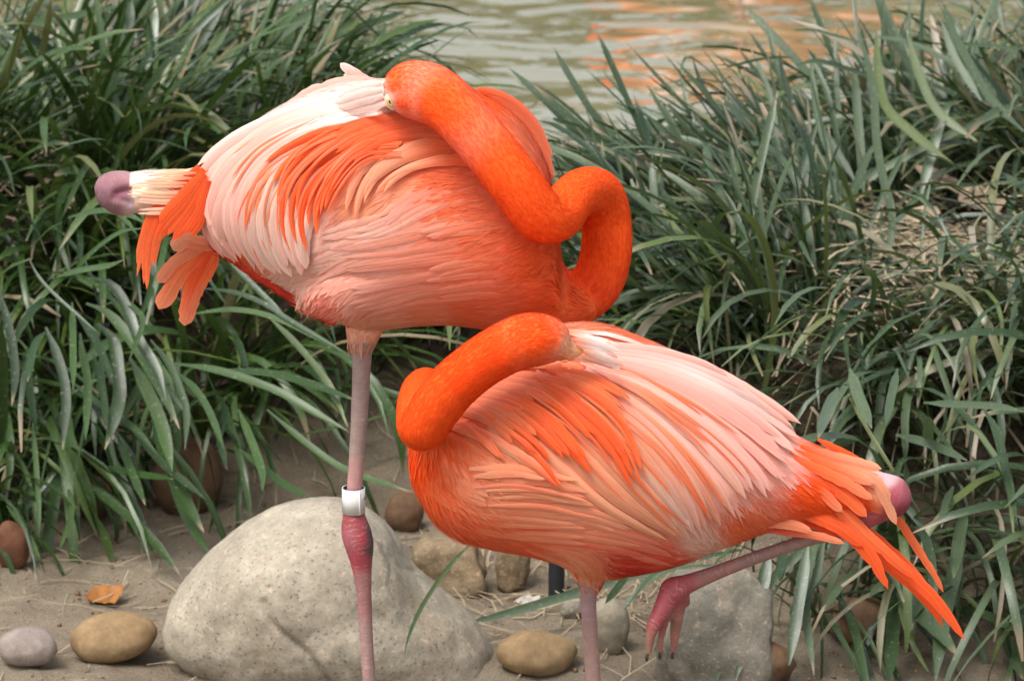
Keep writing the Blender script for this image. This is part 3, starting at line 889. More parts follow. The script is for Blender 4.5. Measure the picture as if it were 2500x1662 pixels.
# right, low corner
for pts, wd in (
    ([(200, 800), (160, 950), (110, 1150), (50, 1490)], 62), ([(235, 850), (190, 1050), (140, 1200), (180, 1540)], 44), ([(510, 920), (590, 1050), (680, 1200), (800, 1310), (910, 1450)], 84), ([(600, 1060), (580, 1250), (560, 1568)], 74),
    ([(900, 800), (890, 1000), (830, 1250), (790, 1568)], 80), ([(880, 1210), (1000, 1220), (1235, 1330)], 50), ([(470, 985), (340, 1060), (230, 1210)], 42), ([(600, 1020), (520, 1080), (455, 1150)], 40), ([(300, 95), (250, 200), (200, 350)], 56), ([(600, 0), (570, 130), (540, 285)], 44),
    ([(730, 170), (900, 180), (1100, 190), (1235, 215)], 42), ([(590, 330), (760, 380), (950, 460)], 50), ([(880, 590), (840, 680), (820, 800)], 38), ([(1030, 200), (1090, 300), (1130, 450), (1200, 760)], 46), ([(750, 400), (755, 300), (760, 240)], 56),
    ([(940, 700), (910, 850), (880, 1050)], 64), ([(40, 890), (20, 980), (10, 1070)], 44), ([(360, 0), (400, 130), (470, 300)], 60), ([(860, 310), (960, 290), (1050, 380), (1150, 560), (1185, 860)], 28), ([(720, 940), (870, 900)], 50), ([(1100, 1290), (1160, 1400), (1230, 1560)], 60)):
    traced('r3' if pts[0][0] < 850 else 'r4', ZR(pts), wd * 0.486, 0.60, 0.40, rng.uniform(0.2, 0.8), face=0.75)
for pts, wd in (
    ([(660, 290), (600, 370), (545, 440)], 36), ([(1520, 140), (1480, 400), (1430, 735)], 60), ([(1340, 150), (1290, 400), (1170, 810)], 66), ([(1220, 400), (1130, 600), (1080, 810)], 62), ([(1400, 130), (1390, 250), (1380, 330)], 46)):
    traced('r15', Z6(pts), wd * 0.5, 0.52, 0.40, rng.uniform(0.2, 0.8), face=0.8)
traced('r3', Z6([(1200, 180), (900, 240), (600, 330), (300, 420), (0, 505), (-200, 545)]), 24, 0.75, 0.62, 0.35, face=0.8)
traced('l4', Q([(1090, 1246), (1030, 1310), (970, 1400), (940, 1470), (932, 1506)]), 11, 0.40, 0.36, 0.80, face=0.9)

# ------------------------------------------------------------------ litter on the ground
def litter(name, n, region, label, lr, wr, mat, lift=0.004):
    V, Fc = [], []
    while len(Fc) < n * 2:
        x, y = region()
        L = rng.uniform(*lr); wd = rng.uniform(*wr)
        a = rng.uniform(0, 2 * math.pi)
        bend = rng.uniform(-0.6, 0.6)
        lift_ = lift if not isinstance(lift, tuple) else rng.uniform(*lift)
        b = rng.uniform(-0.25, 0.35)
        i = len(V)
        for k in range(3):
            t = k / 2 - 0.5
            an = a + bend * t
            px_, py_ = x + math.cos(an) * L * t, y + math.sin(an) * L * t
            z = tz(px_, py_) + lift_ + L * b * (t + 0.5) * 0.5 + rng.uniform(0, 0.004)
            nx_, ny_ = -math.sin(an) * wd / 2, math.cos(an) * wd / 2
            V += [(px_ - nx_, py_ - ny_, z), (px_ + nx_, py_ + ny_, z + rng.uniform(-wd, wd) * 0.4)]
        Fc += [(i, i + 1, i + 3, i + 2), (i + 2, i + 3, i + 5, i + 4)]
    tag(link(name, mesh(name, V, Fc), None, mat), label, kind='stuff')

litter('straw', 420, lambda: (rng.uniform(-1.0, 0.6), rng.uniform(0.35, 1.5)), 'thin dry straw scattered over the sand between the stones', (0.03, 0.16), (0.0010, 0.0022), M['straw'])
litter('straw', 150, lambda: (rng.gauss(0.10, 0.10), rng.gauss(0.80, 0.12)), 'matted straw around the rocks by the black post', (0.03, 0.11), (0.0010, 0.0024), M['straw'], 0.006)
litter('straw', 1500, lambda: (rng.gauss(0.80, 0.18), rng.gauss(1.55, 0.25)), 'dry cut straw covering the bare patch on the right bank', (0.03, 0.12), (0.0015, 0.006), M['straw'], 0.012)
litter('straw', 900, lambda: (rng.gauss(-0.95, 0.2), rng.gauss(2.2, 0.3)), 'dry straw between the grass clumps at the upper left', (0.03, 0.14), (0.0015, 0.007), M['straw'], 0.03)

litter('straw', 420, lambda: (rng.uniform(0.40, 1.05), rng.uniform(0.95, 1.75)), 'broken dry blades caught in the short grass of the right bank', (0.03, 0.11), (0.0015, 0.006), M['straw'], (0.02, 0.12))

def grit(n, region, label, rr, mat):
    V, Fc = [], []
    base, fb = icos(1)
    for _ in range(n):
        x, y = region()
        r = rng.uniform(*rr) * rng.uniform(0.6, 1.2)
        z = tz(x, y) + r * 0.3
        o = len(V)
        q = [rng.uniform(0.7, 1.3) for _ in range(3)]
        for a in base:
            k = 1 + 0.25 * noise.noise(a * 2 + Vector((x * 90, y * 90, 0)))
            V.append((x + a.x * r * q[0] * k, y + a.y * r * q[1] * k, z + a.z * r * q[2] * 0.7 * k))
        Fc += [tuple(i + o for i in f) for f in fb]
    tag(link('gravel', mesh('gravel', V, Fc), None, mat), label, kind='stuff')

grit(900, lambda: (rng.uniform(-0.95, 0.6), rng.uniform(0.35, 1.3)), 'coarse grit strewn over the sand', (0.0012, 0.0035), sm_tan)
grit(260, lambda: (rng.uniform(-0.95, 0.6), rng.uniform(0.38, 1.3)), 'small dark pebbles and soil crumbs on the sand', (0.002, 0.006), sm_brown)

def dead_leaf(u, v, wpx, hpx, mat, label, curl=0.3, rot=0.0, lift=0.015, group=None):
    g = ground_hit(u, v)
    k = pxm(g.y)
    L, W_ = wpx * k, max(hpx * k * 2.2, 0.02)
    V, Fc, n, m_ = [], [], 12, 6
    for i in range(n + 1):
        t = i / n
        hw = W_ / 2 * math.sin(math.pi * min(1, t * 0.96 + 0.03)) ** 0.7 * (1 + 0.12 * noise.noise((t * 7, rot, 2)))
        for j in range(m_ + 1):
            s = j / m_ * 2 - 1
            x_ = (t - 0.5) * L
            y_ = s * hw
            z_ = curl * (0.35 * s * s * hw + 0.5 * (t - 0.4) ** 2 * L) + 0.006 * noise.noise((t * 5 + rot, s * 3, 1)) + 0.35 * y_
            V.append(Vector((x_, y_, z_)))
    for i in range(n):
        for j in range(m_):
            a = i * (m_ + 1) + j
            Fc.append((a, a + 1, a + m_ + 2, a + m_ + 1))
    o = link('dry_leaf', mesh('dry_leaf', V, Fc), None, mat)
    o.location = g + Vector((0, 0, lift))
    o.rotation_euler = (0, 0, rot)
    tag(o, label, 'leaf', group)

dead_leaf(243 * K, 1388 * K, 104, 30, M['amber'], 'curled amber brown dead leaf on the sand above the tan stone', 1.1, 0.6, 0.006)
dead_leaf(2262 * K, 528 * K, 125, 50, M['dead'], 'broad pale dead leaf lying on the right bank', 0.4, 0.35, 0.05)
dead_leaf(2170 * K, 500 * K, 95, 70, M['dead'], 'upturned pale dead leaf left of the broad one', 0.6, 1.1, 0.06)
dead_leaf(2120 * K, 560 * K, 95, 40, M['dead'], 'pale dead leaf half hidden behind an upright blade', 0.5, -0.3, 0.05)
dead_leaf(2200 * K, 690 * K, 110, 40, M['dead'], 'brownish dead leaf lowest on the straw patch', 0.4, 0.2, 0.03)

dead_leaf(1215 * K, 1398 * K, 70, 14, M['white'], 'small curled pale shed feather lying in straw by the black post', 0.8, 0.4, 0.008)
D.objects['dry_leaf.005'].name = 'shed_feather'
D.objects['shed_feather']['category'] = 'feather'

# ------------------------------------------------------------------ flamingos
def tube_mesh(path, Y0, nseg=20, n=48, sq=1.0):
    """path: (u, v, radius px, Y offset)"""
    a = resample([(p[0], p[1], p[2], p[3] if len(p) > 3 else 0.0) for p in path], n)
    k = pxm(Y0)
    c = [P(a[i, 0], a[i, 1], Y0 + a[i, 3]) for i in range(n)]
    r = [a[i, 2] * k for i in range(n)]
    # rounded ends
    V, Fc = [], []
    up = Vector((0, 1, 0.01))
    for i in range(n):
        tg = (c[min(i + 1, n - 1)] - c[max(i - 1, 0)]).normalized()
        x = tg.cross(up)
        if x.length < 0.05: x = tg.cross(Vector((0, 0, 1)))
        x.normalize(); y = x.cross(tg).normalized()
        up = y
        for s in range(nseg):
            th = 2 * math.pi * s / nseg
            V.append(c[i] + (x * math.cos(th) + y * math.sin(th) * sq) * r[i])
    for i in range(n - 1):
        for s in range(nseg):
            s2 = (s + 1) % nseg
            Fc.append((i * nseg + s, (i + 1) * nseg + s, (i + 1) * nseg + s2, i * nseg + s2))
    for end, idx in ((0, 0), (1, n - 1)):
        V.append(c[idx]); ci = len(V) - 1
        for s in range(nseg):
            s2 = (s + 1) % nseg
            Fc.append((ci, idx * nseg + s, idx * nseg + s2) if end == 0 else (ci, idx * nseg + s2, idx * nseg + s))
    return V, Fc, c, r

def loft_mesh(stations, Y0, nseg=48, n=90):
    """stations: (u, top v, bottom v, half depth m)"""
    a = resample(stations, n)
    V, Fc = [], []
    for u, t, b, hd in a:
        top, bot = P(u, t, Y0), P(u, b, Y0)
        c = (top + bot) / 2
        h = (top.z - bot.z) / 2
        for s in range(nseg):
            th = 2 * math.pi * s / nseg
            V.append(Vector((c.x, Y0 + hd * math.sin(th), c.z + h * math.cos(th))))
    for i in range(n - 1):
        for s in range(nseg):
            s2 = (s + 1) % nseg
            Fc.append((i * nseg + s, (i + 1) * nseg + s, (i + 1) * nseg + s2, i * nseg + s2))
    Fc.append(tuple(range(nseg))[::-1])
    Fc.append(tuple((n - 1) * nseg + s for s in range(nseg)))
    return V, Fc

def in_poly(uv, poly):
    x, y = uv[:, 0], uv[:, 1]
    c = np.zeros(len(uv), bool)
    n = len(poly)
    for i in range(n):
        x0, y0 = poly[i][:2]; x1, y1 = poly[(i + 1) % n][:2]
        if y0 == y1: continue
        m = ((y0 > y) != (y1 > y)) & (x < (x1 - x0) * (y - y0) / (y1 - y0) + x0)
        c ^= m
    return c

class Field:
    """a smooth field over the side of the bird: anchors (u, v, values...)"""
    def __init__(self, anchors, power=4.0):
        a = np.asarray([tuple(x) for x in anchors], dtype=float)
        self.p, self.v, self.k = a[:, :2], a[:, 2:], power
    def __call__(self, uv):
        uv = np.asarray(uv, dtype=float).reshape(-1, 2)
        d2 = ((uv[:, None, :] - self.p[None]) ** 2).sum(2) + 250.0
        w_ = d2 ** (-self.k / 2)
        return (w_[:, :, None] * self.v[None]).sum(1) / w_.sum(1)[:, None]

def colour_anchors(lst):
    return [(u * K, v * K) + tuple(c) for u, v, c in lst]

def projn(co):
    q = co - np.asarray(tuple(CAM))
    f = q @ np.asarray(tuple(FWD))
    return np.stack([1250 + F * q[:, 0] / f, 831 - F * (q @ np.asarray(tuple(UPV))) / f], 1)

ORANGE = srgb(244, 84, 26)
class Bird:
    def __init__(self, name, label, Y0, foot, group):
        self.Y0 = Y0
        self.root = empty(name, foot)
        tag(self.root, label, 'flamingo', group)
        self.V, self.F = [], []
        self.tubes = []
        self.count = 0
    def add(self, V, Fc):
        o = len(self.V)
        self.V += V
        self.F += [tuple(i + o for i in f) for f in Fc]
    def torso(self, st):
        V, Fc = loft_mesh(st, self.Y0)
        self.add(V, Fc)
        self.base = (list(V), list(Fc))
        self.bvh = BVHTree.FromPolygons([tuple(v) for v in V], Fc)
    def tube(self, path, kind, **kw):
        V, Fc, c, r = tube_mesh(path, self.Y0, **kw)
        self.add(V, Fc)
        if kind == 'thigh':          # soft bulges belong to the surface that feathers lie on
            o = len(self.base[0])
            self.base = (self.base[0] + V, self.base[1] + [tuple(i + o for i in f) for f in Fc])
            self.bvh = BVHTree.FromPolygons([tuple(v) for v in self.base[0]], self.base[1])
        self.tubes.append((kind, np.array([tuple(p) for p in c]), np.array(r)))
    def solid(self, colf, kinds, voxel=0.0028, dents=()):
        """one continuous skin; colours by what the spot belongs to. kinds: {tube kind: colour or Field, bare?}"""
        me = remesh(mesh('body', self.V, self.F), voxel, 8)
        n = len(me.vertices)
        co = np.empty(n * 3); me.vertices.foreach_get('co', co); co = co.reshape(-1, 3)
        uv = projn(co)
        jit = np.array([[noise.noise((p[0] * 40, p[1] * 40, p[2] * 40)), noise.noise((p[0] * 40 + 9, p[1] * 40, p[2] * 40))] for p in co]) * 14
        col = colf(uv + jit)
        bare = np.zeros(n)
        run = np.zeros(n)
        owner = np.full(n, -1)
        best = np.full(n, 0.006)
        for ti, (kind, c, r) in enumerate(self.tubes):
            for s in range(0, n, 4000):
                d = np.linalg.norm(co[s:s + 4000, None] - c[None], axis=2) - r[None]
                m = d.min(1); arg = d.argmin(1)
                k = (m < best[s:s + 4000])
                if kind == 'thigh': k &= False
                idx = np.arange(s, min(s + 4000, n))[k]
                best[idx] = m[k]
                owner[idx] = ti
                arc = np.r_[0, np.cumsum(np.linalg.norm(np.diff(c, axis=0), axis=1))]
                # project between the two nearest samples for a smooth run length
                g = np.gradient(c, axis=0); g /= np.linalg.norm(g, axis=1, keepdims=True) + 1e-9
                run[idx] = arc[arg[k]] + ((co[idx] - c[arg[k]]) * g[arg[k]]).sum(1)
        for ti, (kind, c, r) in enumerate(self.tubes):
            idx = np.where(owner == ti)[0]
            if len(idx) == 0: continue
            spec, b = kinds[kind]
            col[idx] = spec(uv[idx]) if callable(spec) else np.asarray(spec)
            bare[idx] = b
        no = np.empty(n * 3); me.vertices.foreach_get('normal', no); no = no.reshape(-1, 3)
        for line, rad, dep in dents:
            g = resample(line, 40)
            q = np.sqrt(((uv[:, None, :] - g[None, :, :2]) ** 2).sum(2)).min(1)
            wgt = np.exp(-(q / rad) ** 2) * (no[:, 1] < 0.2)
            co -= no * (wgt * dep)[:, None]
        self.co, self.owner, self.col, self.bare, self.no = co, owner, col, bare, no
        a = me.color_attributes.new('Col', 'FLOAT_COLOR', 'POINT')
        a.data.foreach_set('color', np.c_[col, np.ones(n)].astype(np.float32).ravel())
        a = me.attributes.new('tone', 'FLOAT', 'POINT')
        a.data.foreach_set('value', bare.astype(np.float32))
        a = me.attributes.new('run', 'FLOAT', 'POINT')
        a.data.foreach_set('value', run.astype(np.float32))
        loc = self.root.location
        me.vertices.foreach_set('co', (co - np.asarray(tuple(loc))).ravel())
        me.update()
        self.body = link('body', me, self.root, M['body'])
        self.colf = colf
        self.kinds = kinds
    def surf(self, u, v, lastY):
        d = ray(u, v).normalized()
        h = self.bvh.ray_cast(CAM, d)
        if h[0] is not None: return h[0], h[1] if h[1].dot(d) < 0 else -h[1], True
        return P(u, v, lastY), -d, False
    def feather(self, pts, width, cols, lift=(0.0015, 0.006), tilt=0.0, off_y=None, tip=0.72, cup=0.18, n=20, edge=0.35, name='feather', vane=0.03, notch=0.0, free_slope=0.0):
        a = resample(pts, n)
        p3, nm, hit = [], [], []
        Y = self.Y0 if off_y is None else off_y
        lastn = None
        for i in range(n):
            t = i / (n - 1)
            if off_y is None:
                p, nn, ok = self.surf(a[i, 0], a[i, 1], Y)
                if ok: Y = p.y
                else:
                    Y += free_slope * (1 / n)
            else:
                p, nn = P(a[i, 0], a[i, 1], off_y + free_slope * t), -ray(a[i, 0], a[i, 1]).normalized()
            nn = (nn + Vector((0, -0.35, 0.1))).normalized()
            p3.append(p); nm.append(nn)
        for _ in range(3):
            p3 = [p3[0]] + [(p3[i - 1] + p3[i] * 2 + p3[i + 1]) / 4 for i in range(1, n - 1)] + [p3[-1]]
            nm = [nm[0]] + [((nm[i - 1] + nm[i] * 2 + nm[i + 1]) / 4).normalized() for i in range(1, n - 1)] + [nm[-1]]
        if off_y is None:
            p3 = [p3[i] + nm[i] * (lift[0] + (lift[1] - lift[0]) * i / (n - 1)) for i in range(n)]
        hw0 = width * pxm(self.Y0) / 2
        V, UV, CL = [], [], []
        xs_ = (-1, -0.45, 0, 0.45, 1)
        sd_ = rng.uniform(0, 100)
        cols = [np.asarray(c) for c in cols]
        for i in range(n):
            t = i / (n - 1)
            tg = (p3[min(i + 1, n - 1)] - p3[max(i - 1, 0)]).normalized()
            lat = tg.cross(nm[i]).normalized()
            nr = lat.cross(tg).normalized()
            if tilt: lat = (lat * math.cos(tilt) + nr * math.sin(tilt)).normalized(); nr = lat.cross(tg).normalized()
            wk = 0.45 + 0.55 * sm(0, 0.3, t)
            if t > tip: wk *= math.sqrt(max(0.0, 1 - ((t - tip) / (1 - tip)) ** 2)) * 0.97 + 0.03
            q = t * (len(cols) - 1)
            j = min(int(q), len(cols) - 2)
            c = cols[j] * (1 - (q - j)) + cols[j + 1] * (q - j)
            for x in xs_:
                rag = 1 + vane * 3 * noise.noise((t * 9, x * 1.5, sd_)) - (0.16 * max(0.0, noise.noise((t * 26, x * 2.5, sd_ + 7)) - 0.12) / 0.4 if t > 0.3 else 0) if abs(x) == 1 else 1
                hw = hw0 * wk * rag
                V.append(p3[i] + lat * (x * hw) - nr * (cup * hw * x * x) + nr * (0.06 * hw if x == 0 else 0))
                UV.append((x, t))
                e = abs(x) ** 2 * edge
                pale = np.minimum(c * 1.15 + np.array([0.02, 0.06, 0.06]), 0.95)
                CL.append(c * (1 - e) + pale * e)
        Fc = []
        for i in range(n - 1):
            for k in range(4):
                Fc.append((i * 5 + k, i * 5 + k + 1, (i + 1) * 5 + k + 1, (i + 1) * 5 + k))
        me = mesh(name, V, Fc, origin=self.root.location, col=CL, uv=UV)
        link(name, me, self.root, M['feather'])
        self.count += 1
    def row(self, keys, per, width, cols, jit=3.0, wvar=0.18, tvar=0.04, cutv=0.93, tilt=0.16, lift=(0.001, 0.005), layer=0.0, seq=0.0003, **kw):
        """feathers between successive key lines; cols: list (per key) of colour lists or one colour list"""
        ks = [resample(k, 10) for k in keys]
        same = not isinstance(cols[0][0], (list, tuple))
        total = (len(ks) - 1) * per + 1
        for i in range(total):
            q = i / per
            j = min(int(q), len(ks) - 2)
            f = q - j
            a = ks[j] * (1 - f) + ks[j + 1] * f
            dx, dy = rng.gauss(0, jit), rng.gauss(0, jit)
            cut = rng.uniform(cutv, 1.0)
            a = resample(a[:, :2], 30)[: max(4, int(30 * cut))] + np.array([dx, dy])
            if same: cc = cols
            else: cc = [tuple(np.asarray(x) * (1 - f) + np.asarray(y) * f) for x, y in zip(cols[j], cols[j + 1])]
            br = rng.uniform(0.9, 1.08)
            hue = rng.uniform(0.9, 1.12)
            cc = [(min(0.95, c[0] * br), min(0.95, c[1] * br * hue), min(0.95, c[2] * br * hue)) for c in cc]
            self.feather(a, width * rng.uniform(1 - wvar, 1 + wvar), cc, lift=(lift[0] + layer + i * seq, lift[1] + layer + i * seq), tilt=tilt + rng.gauss(0, tvar), **kw)
    def plumage(self, flow, counts, neckdir, skip=None):
        """thousands of short contour feathers and loose barbs lying along the flow, as one mass"""
        me = self.body.data
        me.calc_loop_triangles()
        tri = np.array([t.vertices[:] for t in me.loop_triangles])
        own = self.owner[tri[:, 0]]
        kinds = np.array([self.tubes[o][0] if o >= 0 else 'torso' for o in own])
        co, no = self.co, self.no
        ar = np.linalg.norm(np.cross(co[tri[:, 1]] - co[tri[:, 0]], co[tri[:, 2]] - co[tri[:, 0]]), axis=1)
        allV, allF, allC = [], [], []
        off = 0
        for kindset, count, L, W_, tl, cj, seg in counts:
            sel = np.isin(kinds, kindset)
            pr = ar * sel
            if pr.sum() == 0: continue
            ti = nrg.choice(len(tri), count, p=pr / pr.sum())
            b = nrg.random((count, 2)); fl = b.sum(1) > 1; b[fl] = 1 - b[fl]
            p = co[tri[ti, 0]] + (co[tri[ti, 1]] - co[tri[ti, 0]]) * b[:, :1] + (co[tri[ti, 2]] - co[tri[ti, 0]]) * b[:, 1:]
            nn = no[tri[ti, 0]]
            uv = projn(p)
            if kindset[0] == 'torso' and skip:
                inside = np.zeros(len(p), bool)
                for poly in skip:
                    inside |= in_poly(uv, poly)
                keep = ~(inside & (nn[:, 1] < 0.35)) | (nrg.random(len(p)) < 0.04)
                ti, p, nn, uv = ti[keep], p[keep], nn[keep], uv[keep]
                count = len(p)
            if kindset[0] == 'torso':
                f = flow(uv)
                ang = nrg.normal(0, 0.06, count) + 0.16 * np.array([noise.noise((x * 0.012, y * 0.012, 3.3)) for x, y in uv])
                fx = f[:, 0] * np.cos(ang) - f[:, 1] * np.sin(ang); fy = f[:, 0] * np.sin(ang) + f[:, 1] * np.cos(ang)
                d = np.stack([fx, np.zeros(count), -fy], 1)
                cl = self.colf(uv + nrg.normal(0, 7, (count, 2)))
            else:
                d = np.zeros((count, 3)); cl = np.zeros((count, 3))
                o_ = own[ti]
                for k in np.unique(o_):
                    m = o_ == k
                    c = self.tubes[k][1]
                    g = np.gradient(c, axis=0)
                    j = np.linalg.norm(p[m][:, None] - c[None], axis=2).argmin(1)
                    d[m] = g[j] * neckdir
                    spec = self.kinds[self.tubes[k][0]][0]
                    cl[m] = spec(uv[m]) if callable(spec) else np.asarray(spec)
                d += nrg.normal(0, 0.25, d.shape) * np.linalg.norm(d, axis=1, keepdims=True)
            d = d - nn * (d * nn).sum(1, keepdims=True)
            d /= np.linalg.norm(d, axis=1, keepdims=True) + 1e-9
            lat = np.cross(d, nn)
            ln = L * nrg.uniform(0.6, 1.3, count)[:, None]
            wd = W_ * nrg.uniform(0.7, 1.3, count)[:, None]
            rise = tl * nrg.uniform(0.4, 1.4, count)[:, None]
            curl = nrg.normal(0, 0.12, count)[:, None]
            hue = np.exp(nrg.normal(0, cj * 1.3, (count, 1)))
            cl = cl * np.exp(nrg.normal(0, cj, (count, 1))) * np.c_[np.ones(count), hue, hue * hue ** 0.3]
            cl = np.clip(cl, 0.005, 0.93)
            prof = [0.5, 1.0, 0.95, 0.25] if seg == 4 else [0.8, 1.0, 0.15]
            rows = []
            for s in range(seg):
                t = s / (seg - 1)
                c = p + d * ln * t + nn * (0.0002 + ln * rise * t * (1 - 0.45 * t)) + lat * ln * curl * t * t
                h = wd / 2 * prof[s]
                rows += [c - lat * h, c + lat * h]
            X = np.stack(rows, 1).reshape(-1, 3)
            allV.append(X)
            base = off + np.arange(count)[:, None] * (seg * 2)
            for s in range(seg - 1):
                allF.append(base + np.array([[2 * s, 2 * s + 1, 2 * s + 3, 2 * s + 2]]))
            allC.append(np.repeat(cl, seg * 2, axis=0))
            off += len(X)
        me2 = mesh('plumage', np.vstack(allV), np.vstack(allF), origin=self.root.location, col=np.vstack(allC))
        o = link('plumage', me2, self.root, M['plume'])
        o['kind'] = 'stuff'

def ball(center, r, name, parent, mat, loc, sc=(1, 1, 1), rot=None):
    V, Fc = icos(3)
    Mx = Matrix.Diagonal(sc)
    if rot is not None: Mx = rot @ Mx
    o = link(name, mesh(name, [center + Mx @ (v * r) for v in V], Fc, origin=loc), parent, mat)
    return o

# shared plumage colours (reflectance)
O1 = srgb(243, 91, 34); O2 = srgb(243, 115, 62); PK = srgb(236, 176, 158); CR = srgb(236, 192, 173); WH = srgb(240, 219, 208)
PE = srgb(234, 156, 118); SA = srgb(236, 120, 78); RD = srgb(216, 74, 56); SALM = srgb(236, 138, 98)
SKIN = srgb(158, 136, 128); SKINR = srgb(152, 70, 74); SKINP = srgb(156, 108, 104)

# ---- upper flamingo
def build_upper():
    Y0 = 0.0
    foot = P(905, 1990, Y0); foot.z = tz(foot.x, 0)
    b = Bird('flamingo', 'upper flamingo standing on one leg with a white leg band', Y0, foot, 'sleeping flamingos at the water edge')
    st = Q([(452, 425, 470, 0.012), (462, 392, 520, 0.03), (500, 352, 572, 0.055), (560, 305, 602, 0.078), (640, 252, 650, 0.10), (720, 216, 703, 0.118), (800, 192, 742, 0.13),
            (880, 186, 752, 0.138), (960, 186, 744, 0.142), (1040, 196, 742, 0.142), (1120, 222, 752, 0.138), (1190, 268, 762, 0.13), (1240, 335, 766, 0.118), (1266, 405, 764, 0.106),
            (1286, 520, 760, 0.094), (1300, 618, 757, 0.08), (1340, 640, 748, 0.06), (1370, 660, 728, 0.04), (1388, 680, 700, 0.015)])
    st = [(u, t, bt * K if False else bt, h) for u, t, bt, h in [(s[0], s[1], s[2] * K, s[3]) for s in st]]
    b.torso(st)
    NY = -0.135
    neck = Q([(1150, 670, 105, 0.0), (1240, 690, 80, 0.0), (1315, 692, 66, 0.0), (1372, 654, 62, 0.0), (1396, 585, 60, 0.005), (1396, 505, 59, 0.012), (1380, 452, 59, 0.0), (1348, 440, 55, -0.04), (1315, 462, 53, -0.09),
              (1288, 500, 53, -0.135), (1245, 497, 58, -0.162), (1190, 425, 60, -0.172), (1135, 355, 60, -0.168), (1080, 290, 61, -0.158), (1030, 240, 64, -0.145), (985, 214, 68, -0.128), (945, 206, 64, -0.115), (912, 205, 50, -0.108), (892, 206, 28, -0.105)])
    neck = [(p[0], p[1], p[2] * K, p[3]) for p in neck]
    b.tube(neck, 'neck', n=90, nseg=24)
    bill = [(p[0], p[1], p[2] * K, p[3]) for p in Q([(915, 214, 36, -0.095), (892, 218, 32, -0.075), (868, 226, 24, -0.05), (846, 234, 14, -0.03)])]
    b.tube(bill, 'bill', n=20)
    b.tube([(p[0], p[1], p[2] * K) for p in Q([(870, 640, 95), (850, 710, 66), (838, 760, 44), (834, 792, 34), (833, 806, 27)])], 'thigh')
    b.tube([(p[0], p[1], p[2] * K, p[3]) for p in Q([(1010, 555, 40, -0.085), (940, 575, 74, -0.085), (860, 615, 92, -0.078), (790, 650, 92, -0.07), (735, 668, 66, -0.06), (700, 672, 36, -0.05)])], 'thigh', n=40)
    leg = [(p[0], p[1], p[2] * K) for p in Q([(836, 780, 25), (833, 850, 22.5), (828, 960, 21), (820, 1080, 19), (815, 1150, 20), (815, 1185, 27), (820, 1222, 36), (828, 1258, 35), (833, 1300, 26), (838, 1360, 19), (843, 1450, 17), (850, 1568, 16.5), (857, 1720, 16), (862, 1840, 18), (863, 1872, 16)])]
    b.tube(leg, 'leg', n=120, nseg=16)
    for du, dv, dy in ((-90, 45, -0.10), (20, 60, -0.15), (110, 40, -0.06), (40, 5, 0.05)):
        b.tube([(862 * K, 1858 * K, 15), ((862 + du * 0.5) * K, (1862 + dv * 0.5) * K, 12, dy * 0.5), ((862 + du) * K, (1862 + dv) * K, 6, dy)], 'leg', n=14, nseg=10)
    # folded leg: feathered shank and the bare joint sticking out behind
    sh = [(p[0], p[1], p[2] * K, p[3]) for p in Q([(560, 455, 70, -0.02), (480, 440, 56, -0.02), (420, 440, 50, -0.02), (350, 442, 50, -0.02), (310, 443, 48, -0.02)])]
    b.tube(sh, 'shank', n=24)
    jt = [(p[0], p[1], p[2] * K, p[3]) for p in Q([(318, 446, 43, -0.02), (290, 446, 52, -0.02), (262, 442, 50, -0.02), (240, 438, 42, -0.02), (224, 436, 26, -0.02), (217, 436, 10, -0.02)])]
    b.tube(jt, 'joint', n=24)
    b.tube([(p[0], p[1], p[2] * K, p[3]) for p in Q([(500, 560, 20, -0.01), (580, 612, 22, -0.01), (650, 655, 24, -0.02), (720, 700, 26, -0.02), (780, 730, 26, -0.02)])], 'flank', n=24)
    colf = Field(colour_anchors([
        (640, 290, WH), (760, 230, WH), (850, 230, WH), (560, 400, PK), (500, 470, PK), (600, 540, CR), (700, 560, CR), (680, 640, CR), (740, 420, SA), (900, 330, O2), (1000, 350, SA), (1050, 430, SA),
        (1150, 240, O2), (1230, 300, SALM), (1255, 370, SALM), (950, 470, PE), (850, 470, PE), (830, 560, CR), (900, 520, PK), (760, 640, srgb(240, 182, 160)), (800, 600, srgb(238, 168, 145)), (900, 620, srgb(240, 180, 158)), (940, 550, srgb(240, 178, 154)), (820, 690, srgb(240, 182, 160)), (960, 660, srgb(240, 166, 138)), (1020, 620, srgb(242, 152, 116)), (1000, 500, SA),
        (1100, 540, srgb(240, 132, 90)), (1150, 620, srgb(242, 130, 90)), (1250, 600, O2), (1300, 700, srgb(242, 104, 54)), (1100, 720, srgb(242, 130, 88)), (1010, 710, srgb(242, 154, 118)), (890, 730, srgb(241, 178, 150)), (835, 790, srgb(240, 180, 150)), (760, 700, srgb(236, 140, 118)), (560, 600, SA), (470, 420, SALM)]))
    facef = Field([(876 * K, 185 * K) + srgb(240, 190, 160), (878 * K, 215 * K) + srgb(246, 220, 205), (888 * K, 236 * K) + srgb(246, 214, 196), (899 * K, 250 * K) + srgb(244, 200, 180),
                   (902 * K, 200 * K) + O1, (897 * K, 175 * K) + O1, (918 * K, 240 * K) + O1, (1000 * K, 240 * K) + O1, (1200 * K, 430 * K) + O1, (1300 * K, 500 * K) + O1, (1400 * K, 550 * K) + O1, (1340 * K, 690 * K) + srgb(242, 88, 40)], 5)
